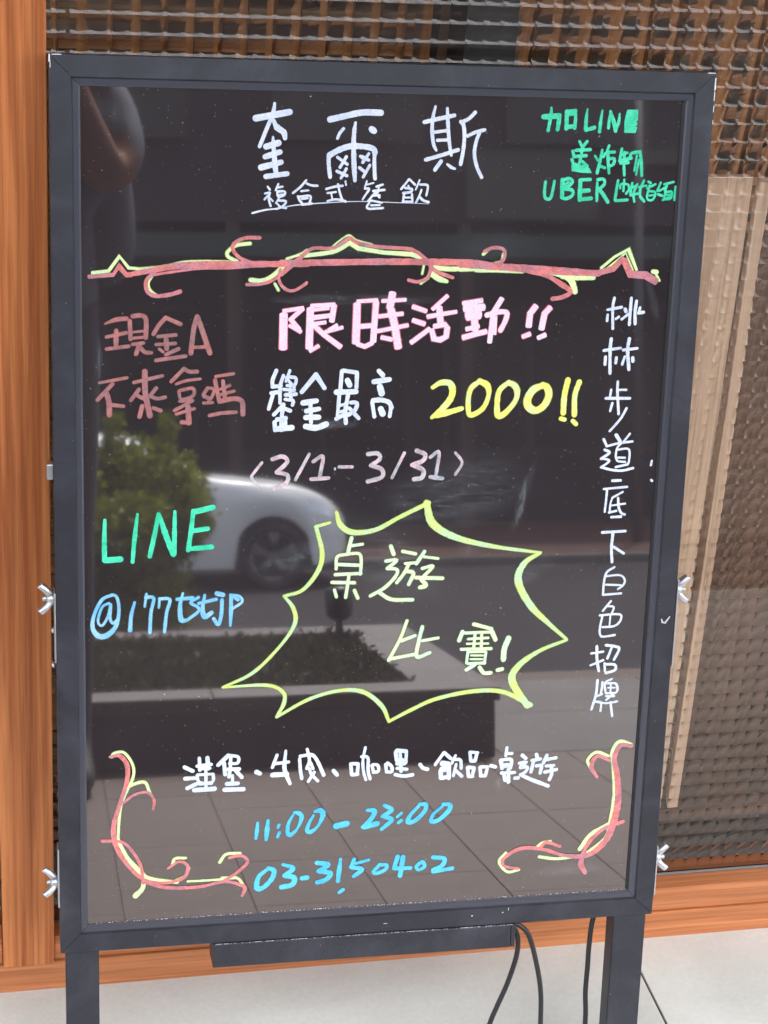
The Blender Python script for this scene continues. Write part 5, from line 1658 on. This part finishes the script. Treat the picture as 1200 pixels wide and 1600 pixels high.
s 182.7,80.6,3.5 189.5,87.7,3.5 204.5,82.5,3.5"""

def ribbon(V, F, MI, pts, smooth_, y, mi, extra, rr):
    P = np.array([[p[0], p[1]] for p in pts]) / 1000.0
    W = np.array([p[2] for p in pts]) / 1000.0 + extra
    if smooth_ and len(P) > 2:
        Q, WW = [], []
        n = len(P)
        for i in range(n - 1):
            a = P[i - 1] if i > 0 else 2 * P[i] - P[i + 1]
            b, c = P[i], P[i + 1]
            d = P[i + 2] if i + 2 < n else 2 * P[i + 1] - P[i]
            K = max(3, int(np.linalg.norm(c - b) / 0.0016))
            K = min(K, 14)
            for k in range(K):
                t = k / K
                Q.append(0.5 * ((2 * b) + (c - a) * t + (2 * a - 5 * b + 4 * c - d) * t * t + (3 * b - a - 3 * c + d) * t ** 3))
                WW.append(W[i] * (1 - t) + W[i + 1] * t)
        Q.append(P[-1]); WW.append(W[-1])
        P, W = np.array(Q), np.array(WW)
    elif len(P) >= 2:
        Q, WW = [], []
        for i in range(len(P) - 1):
            K = 1 if smooth_ is False else 3
            for k in range(K):
                t = k / K
                Q.append(P[i] * (1 - t) + P[i + 1] * t); WW.append(W[i] * (1 - t) + W[i + 1] * t)
        Q.append(P[-1]); WW.append(W[-1])
        P, W = np.array(Q), np.array(WW)
    n = len(P)
    W = W * (1 + 0.05 * rr.standard_normal(n))
    T = np.zeros_like(P)
    T[1:-1] = P[2:] - P[:-2]; T[0] = P[1] - P[0]; T[-1] = P[-1] - P[-2]
    L = np.linalg.norm(T, axis=1); L[L == 0] = 1; T = T / L[:, None]
    N = np.stack([-T[:, 1], T[:, 0]], 1)
    # mitre for sharp corners
    if not smooth_:
        for i in range(1, n - 1):
            d = P[i] - P[i - 1]; d /= max(np.linalg.norm(d), 1e-9)
            nn = np.array([-d[1], d[0]])
            c = max(0.55, float(nn @ N[i]))
            W[i] = W[i] / c
    A = P + N * W[:, None] / 2
    B = P - N * W[:, None] / 2
    base = len(V)
    dy = 3e-7
    for i in range(n):
        V.append((A[i, 0], y - i * dy, A[i, 1])); V.append((B[i, 0], y - i * dy, B[i, 1]))
    for i in range(n - 1):
        k = base + 2 * i
        F.append((k, k + 2, k + 3, k + 1)); MI.append(mi)
    # caps
    for end in (0, n - 1):
        sgn = -1 if end == 0 else 1
        r_ = W[end] / 2 * (1.0 if smooth_ else 0.45)
        c0 = len(V)
        K = 6
        for k in range(1, K):
            a = math.pi * k / K
            q = P[end] + N[end] * (W[end] / 2) * math.cos(a) + T[end] * sgn * r_ * math.sin(a)
            V.append((q[0], y - end * dy, q[1]))
        F.append([base + 2 * end] + list(range(c0, c0 + K - 1)) + [base + 2 * end + 1]); MI.append(mi)

def build_ink():
    cur = None
    items = []
    for line in INKDATA.strip().split('\n'):
        if line[0] == '@':
            cur = [line[1:].split('|'), []]
            items.append(cur)
        else:
            t = line.split(' ')
            cur[1].append((t[0], [tuple(map(float, a.split(','))) for a in t[1:]]))
    layer = 0
    for (name, col, lab), strokes in items:
        rr = np.random.default_rng(len(name) * 7 + 1)
        V, F, MI = [], [], []
        m1, m2 = INK[col]
        y0 = 0.00575 - layer
        n = len(strokes)
        edge = 0.0003 if name == 'delivery_note' else {'pink': 0.0010, 'salmon': 0.0006, 'lime': 0.0008, 'limepale': 0.0006, 'burst': 0.0008}.get(col, 0.0007)  # how far the painted glow rim reaches past the stroke
        for i, (fl, pts) in enumerate(strokes):
            for lay in ((0, 1) if m2 else (0,)):
                if m2:
                    yy = y0 - (i * 2e-6 if lay == 0 else 1.6e-4 + i * 2e-6)
                    mi, ex = (1, edge) if lay == 0 else (0, -0.00015)
                else:
                    yy, mi, ex = y0 - i * 2e-6, 0, 0.0
                if fl == 'G':
                    b0 = len(V)
                    cx = sum(p[0] for p in pts) / len(pts); cz = sum(p[1] for p in pts) / len(pts)
                    for p in pts:
                        k = 1 + ex * 1000 / 2 / 8
                        V.append(((cx + (p[0] - cx) * k) / 1000, yy, (cz + (p[1] - cz) * k) / 1000))
                    F.append(list(range(b0, b0 + len(pts)))); MI.append(mi)
                else:
                    ribbon(V, F, MI, pts, fl == 's', yy, mi, ex, rr)
        me = bpy.data.meshes.new(name)
        me.from_pydata(V, [], F)
        for m in ((m1, m2) if m2 else (m1,)):
            me.materials.append(m)
        me.polygons.foreach_set('material_index', MI)
        me.update()
        bm = bmesh.new(); bm.from_mesh(me)
        for f in bm.faces:
            if f.normal.y > 0: f.normal_flip()
        bm.to_mesh(me); bm.free()
        o = obj(name, me, None, board)
        o['label'] = lab
        if name in ('divider_ornament', 'left_flourish', 'right_flourish'):
            pass
        if name in ('divider_scroll', 'left_scroll', 'right_scroll'):
            o.location = (0, -0.00045, 0)
build_ink()

# ---- power cords
def cord(name, pts, label, rad=0.0027):
    p = spline(pts, 10)
    o = obj(name, tube(bmesh.new(), p, rad, 10), M_black)
    return tag(o, label, 'cord', 'black cords hanging from the writing board')
Mb = board.matrix_basis if False else (Matrix.Translation(B0) @ Euler((-TILT, 0, BYAW)).to_matrix().to_4x4())
def L2W(u, y, v): return Mb @ Vector((u, y, v))
def floorward(p, dx, dy): return Vector((p[0] + dx, p[1] + dy, 0.004))
a = [L2W(0.158, .010, -.0055), L2W(0.1650, .008, -.0062), L2W(0.1765, .006, -.018), L2W(0.1865, .006, -.050), L2W(0.1935, .006, -.085), L2W(0.1955, .006, -.121), L2W(0.1965, .006, -.160)]
e = a[-1]
a += [Vector((e.x + .004, e.y - .01, 0.02)), Vector((e.x + .03, e.y - .05, 0.0035)), Vector((e.x + .09, e.y - .10, 0.0035))]
cord('power_cord', a, 'right one of the two black cords looping from the control box end')
a = [L2W(0.158, .016, -.0115), L2W(0.1625, .014, -.0130), L2W(0.1668, .012, -.025), L2W(0.1655, .010, -.045), L2W(0.1570, .009, -.075), L2W(0.1470, .008, -.100), L2W(0.1400, .008, -.120), L2W(0.1340, .008, -.150)]
e = a[-1]
a += [Vector((e.x - .012, e.y - .01, 0.02)), Vector((e.x - .03, e.y - .04, 0.0035)), Vector((e.x - .10, e.y - .07, 0.0035))]
cord('power_cord', a, 'left one of the two black cords, curving inward from the control box end')
a = [L2W(0.2590, .030, .012), L2W(0.2565, .026, -.004), L2W(0.2520, .024, -.020), L2W(0.2505, .024, -.048), L2W(0.2505, .024, -.070), L2W(0.2500, .024, -.10), L2W(0.2520, .024, -.130), L2W(0.2520, .024, -.170)]
e = a[-1]
a += [Vector((e.x, e.y, 0.02)), Vector((e.x + .02, e.y + .03, 0.0035)), Vector((e.x + .12, e.y + .06, 0.0035))]
cord('power_cord', a, 'black cord hanging from behind the lower frame beside the right leg')

# ================================================================== PERSON TAKING THE PHOTOGRAPH (seen in the panel)
def skin_chain(name, verts, edges, mats, matfun, levels=2, parent=None, root_i=0):
    me = bpy.data.meshes.new(name)
    me.from_pydata([v[0] for v in verts], edges, [])
    o = bpy.data.objects.new(name, me)
    COL.objects.link(o)
    sm = o.modifiers.new('skin', 'SKIN')
    sm.use_smooth_shade = True
    for i, v in enumerate(verts):
        rx = v[1] if isinstance(v[1], tuple) else (v[1], v[1])
        me.skin_vertices[0].data[i].radius = rx
        me.skin_vertices[0].data[i].use_root = (i == root_i)
    ss = o.modifiers.new('sub', 'SUBSURF')
    ss.levels = ss.render_levels = levels
    dg = bpy.context.evaluated_depsgraph_get()
    me2 = bpy.data.meshes.new_from_object(o.evaluated_get(dg))
    bpy.data.objects.remove(o)
    me2.materials.clear()
    for m in mats: me2.materials.append(m)
    for p in me2.polygons:
        p.use_smooth = True
        p.material_index = matfun(p.center)
    o = bpy.data.objects.new(name, me2)
    COL.objects.link(o)
    if parent: o.parent = parent
    return o

def person():
    M_skin, _, _ = new_mat('skin', (0.22, 0.12, 0.085, 1), 0.75, 0.0, 0.15)
    M_shirt, t, b = new_mat('grey_blue_shirt', (0.11, 0.12, 0.155, 1), 0.85)
    M_trs, _, _ = new_mat('dark_trousers', (0.030, 0.034, 0.045, 1), 0.85)
    M_shoe, _, _ = new_mat('dark_shoe', (0.03, 0.03, 0.03, 1), 0.6)
    M_hair, _, _ = new_mat('black_hair', (0.012, 0.010, 0.010, 1), 0.45)
    M_eye, _, _ = new_mat('eye_white', (0.75, 0.73, 0.70, 1), 0.2)
    M_iris, _, _ = new_mat('eye_dark', (0.02, 0.012, 0.008, 1), 0.1)
    M_lip, _, _ = new_mat('lips', (0.38, 0.15, 0.13, 1), 0.5)
    PYc = -2.00
    root = tag(empty('person', (0.0, PYc, 0.0)), 'person in grey-blue shirt and dark trousers holding up a phone with both hands', 'person')
    # joints relative to root; +y is towards the shop
    V = [((0, 0, 0.95), (0.165, 0.115)), ((0, 0, 1.10), (0.185, 0.125)), ((0, 0.005, 1.25), (0.175, 0.12)), ((0, 0, 1.37), (0.13, 0.09)), ((0, 0.01, 1.46), (0.058, 0.058)), ((0, 0.03, 1.53), (0.055, 0.06))]
    E = [(0, 1), (1, 2), (2, 3), (3, 4), (4, 5)]
    hand = {1: Vector((0.092, 0.270, 1.405)), -1: Vector((-0.092, 0.270, 1.405))}
    for s in (-1, 1):
        i = len(V)
        V += [((s * 0.155, 0, 1.375), 0.066), ((s * 0.205, 0.025, 1.31), 0.064), ((s * 0.225, 0.065, 1.215), 0.058), ((s * 0.195, 0.120, 1.165), 0.048), ((s * 0.150, 0.185, 1.260), 0.039), ((s * 0.115, 0.250, 1.355), 0.027), ((s * 0.100, 0.262, 1.385), 0.026)]
        E += [(3, i), (i, i + 1), (i + 1, i + 2), (i + 2, i + 3), (i + 3, i + 4), (i + 4, i + 5), (i + 5, i + 6)]
        i = len(V)
        V += [((s * 0.095, 0, 0.86), 0.098), ((s * 0.10, 0.005, 0.66), 0.080), ((s * 0.105, 0.005, 0.48), 0.062), ((s * 0.108, -0.015, 0.30), 0.058), ((s * 0.11, -0.02, 0.10), 0.043), ((s * 0.112, 0.00, 0.055), 0.042), ((s * 0.118, 0.10, 0.036), 0.040), ((s * 0.122, 0.17, 0.030), 0.032)]
        E += [(0, i)] + [(i + k, i + k + 1) for k in range(7)]
    for s in (-1, 1):                                     # loose hanging shirt side below the sleeve
        i = len(V)
        V += [((s * 0.190, -0.005, 1.16), 0.072), ((s * 0.205, -0.01, 1.06), 0.060), ((s * 0.185, -0.01, 0.97), 0.050)]
        E += [(2, i), (i, i + 1), (i + 1, i + 2)]
    def mf(c):
        if c.z < 0.085: return 3
        if c.z < 0.93: return 2
        if c.z > 1.425 and abs(c.x) < 0.09 and c.y < 0.2: return 0
        if abs(c.x) > 0.07 and c.y > 0.108 and c.z < 1.45: return 0     # bare forearms
        return 1
    skin_chain('body', V, E, [M_skin, M_shirt, M_trs, M_shoe], mf, 2, root)
    # head
    bm = bmesh.new()
    bmesh.ops.create_uvsphere(bm, u_segments=40, v_segments=28, radius=1.0)
    for v in bm.verts:
        x, y, z = v.co
        zz = z
        w_ = 0.076 * (1 - 0.22 * max(0, -zz) ** 1.5)
        nx, ny, nz = x * w_, y * 0.093, z * 0.118
        if y > 0.3:
            ny += 0.020 * math.exp(-((x / 0.16) ** 2) - ((z + 0.16) / 0.18) ** 2)      # nose
            ny += 0.005 * math.exp(-((x / 0.28) ** 2) - ((z + 0.50) / 0.10) ** 2)      # mouth
            ny -= 0.007 * math.exp(-(((abs(x) - 0.40) / 0.16) ** 2) - ((z - 0.02) / 0.10) ** 2)   # eye sockets
            ny += 0.008 * math.exp(-((x / 0.3) ** 2) - ((z + 0.85) / 0.15) ** 2)       # chin
        v.co = (nx, ny, nz)
    for f in bm.faces: f.smooth = True
    HD = Vector((0, 0.045, 1.625))
    tiltm = Euler((R(-14), 0, 0)).to_matrix().to_4x4()
    bm.transform(Matrix.Translation(HD) @ tiltm)
    head = obj('head', bm, M_skin, root)
    def hp(x, y, z): return (Matrix.Translation(HD) @ tiltm) @ Vector((x, y, z))
    for s in (-1, 1):
        bm = bmesh.new(); bmesh.ops.create_uvsphere(bm, u_segments=16, v_segments=10, radius=0.0115)
        bm.transform(Matrix.Translation(hp(s * 0.030, 0.079, 0.002))); obj('eye', bm, M_eye, head, True)
        bm = bmesh.new(); bmesh.ops.create_uvsphere(bm, u_segments=12, v_segments=8, radius=0.0055)
        bm.transform(Matrix.Translation(hp(s * 0.030, 0.0865, 0.001))); obj('iris', bm, M_iris, head, True)
        bm = bmesh.new(); bmesh.ops.create_uvsphere(bm, u_segments=16, v_segments=10, radius=1)
        bm.transform(Matrix.Translation(hp(s * 0.078, -0.005, -0.005)) @ Matrix.Diagonal((0.009, 0.018, 0.030, 1))); obj('ear', bm, M_skin, head, True)
        obj('eyebrow', tube(bmesh.new(), [hp(s * 0.016, 0.090, 0.020), hp(s * 0.032, 0.087, 0.025), hp(s * 0.047, 0.077, 0.020)], [0.002, 0.003, 0.0015], 8), M_hair, head)
    obj('mouth', tube(bmesh.new(), [hp(-0.022, 0.082, -0.060), hp(0, 0.090, -0.058), hp(0.022, 0.082, -0.060)], [0.002, 0.0045, 0.002], 8), M_lip, head)
    bm = bmesh.new()
    bmesh.ops.create_uvsphere(bm, u_segments=48, v_segments=32, radius=1.0)
    dele = []
    for v in bm.verts:
        x, y, z = v.co
        keep = z > 0.35 - 0.1 * math.cos(x * 4) if y > 0.35 else z > -0.62
        if y <= 0.35 and y > -0.1: keep = z > 0.0 + 0.6 * (y + 0.1)
        k = 1.0 + 0.02 * mnoise.noise(Vector((x * 9, y * 9, z * 2)))
        v.co = (x * 0.086 * k, y * 0.104 * k - 0.004, z * 0.130 * k + 0.004)
        if not keep: dele.append(v)
    bmesh.ops.delete(bm, geom=dele, context='VERTS')
    for f in bm.faces: f.smooth = True
    bm.transform(Matrix.Translation(HD) @ tiltm)
    obj('hair', bm, M_hair, head)
    # phone, just behind the picture's viewpoint
    M_ph, _, _ = new_mat('phone_black', (0.015, 0.015, 0.018, 1), 0.15, 0.3)
    Mc = cam.matrix_world
    ph = tag(empty('phone'), 'slim black phone held upright in both hands of the person', 'phone')
    ph.matrix_world = Mc @ Matrix.Translation((0.018, -0.052, 0.0095))
    obj('phone_body', BX(-0.038, 0.038, -0.080, 0.080, -0.004, 0.004, bev=0.0018), M_ph, ph)
    obj('camera_bump', tube(bmesh.new(), [(-0.018, 0.064, -0.004), (-0.018, 0.064, -0.0052)], 0.008, 20), M_ph, ph)
    obj('screen', BX(-0.0355, 0.0355, -0.0765, 0.0765, 0.0041, 0.0044), M_iris, ph)
    # hands: palm plus five bent fingers each, closing on the phone's long sides
    Mr = Matrix.Translation((0, -PYc, 0)) @ ph.matrix_world.copy()
    for s in (-1, 1):
        wrist = Vector((s * 0.100, 0.262, 1.385))
        def P(x, y, z): return Mr @ Vector((s * x, y, z))
        VV = [(tuple(wrist - Vector((s * -0.004, 0.008, 0.015))), 0.024), (tuple(wrist), (0.025, 0.020)), (tuple((wrist + P(0.062, -0.045, 0.012)) / 2), (0.030, 0.018)), (tuple(P(0.060, -0.030, 0.010)), (0.032, 0.014))]
        EE = [(0, 1), (1, 2), (2, 3)]
        # fingers wrap the back (camera side, -z) of the phone edge
        for k, (yy, ln) in enumerate(((0.010, 1.0), (-0.012, 1.1), (-0.034, 1.02), (-0.054, 0.82))):
            i = len(VV)
            VV += [(tuple(P(0.058, yy - 0.002, 0.004)), 0.0095), (tuple(P(0.052, yy, -0.012)), 0.0088), (tuple(P(0.052 - 0.022 * ln, yy + 0.002, -0.0145)), 0.0080), (tuple(P(0.052 - 0.034 * ln, yy + 0.003, -0.0125)), 0.0070)]
            EE += [(3, i), (i, i + 1), (i + 1, i + 2), (i + 2, i + 3)]
        i = len(VV)
        VV += [(tuple(P(0.056, -0.050, 0.020)), 0.0115), (tuple(P(0.042, -0.036, 0.0185)), 0.0100), (tuple(P(0.026, -0.020, 0.0130)), 0.0085)]
        EE += [(2, i), (i, i + 1), (i + 1, i + 2)]
        skin_chain('hand', VV, EE, [M_skin], lambda c: 0, 2, root, 3)
    return root
person()
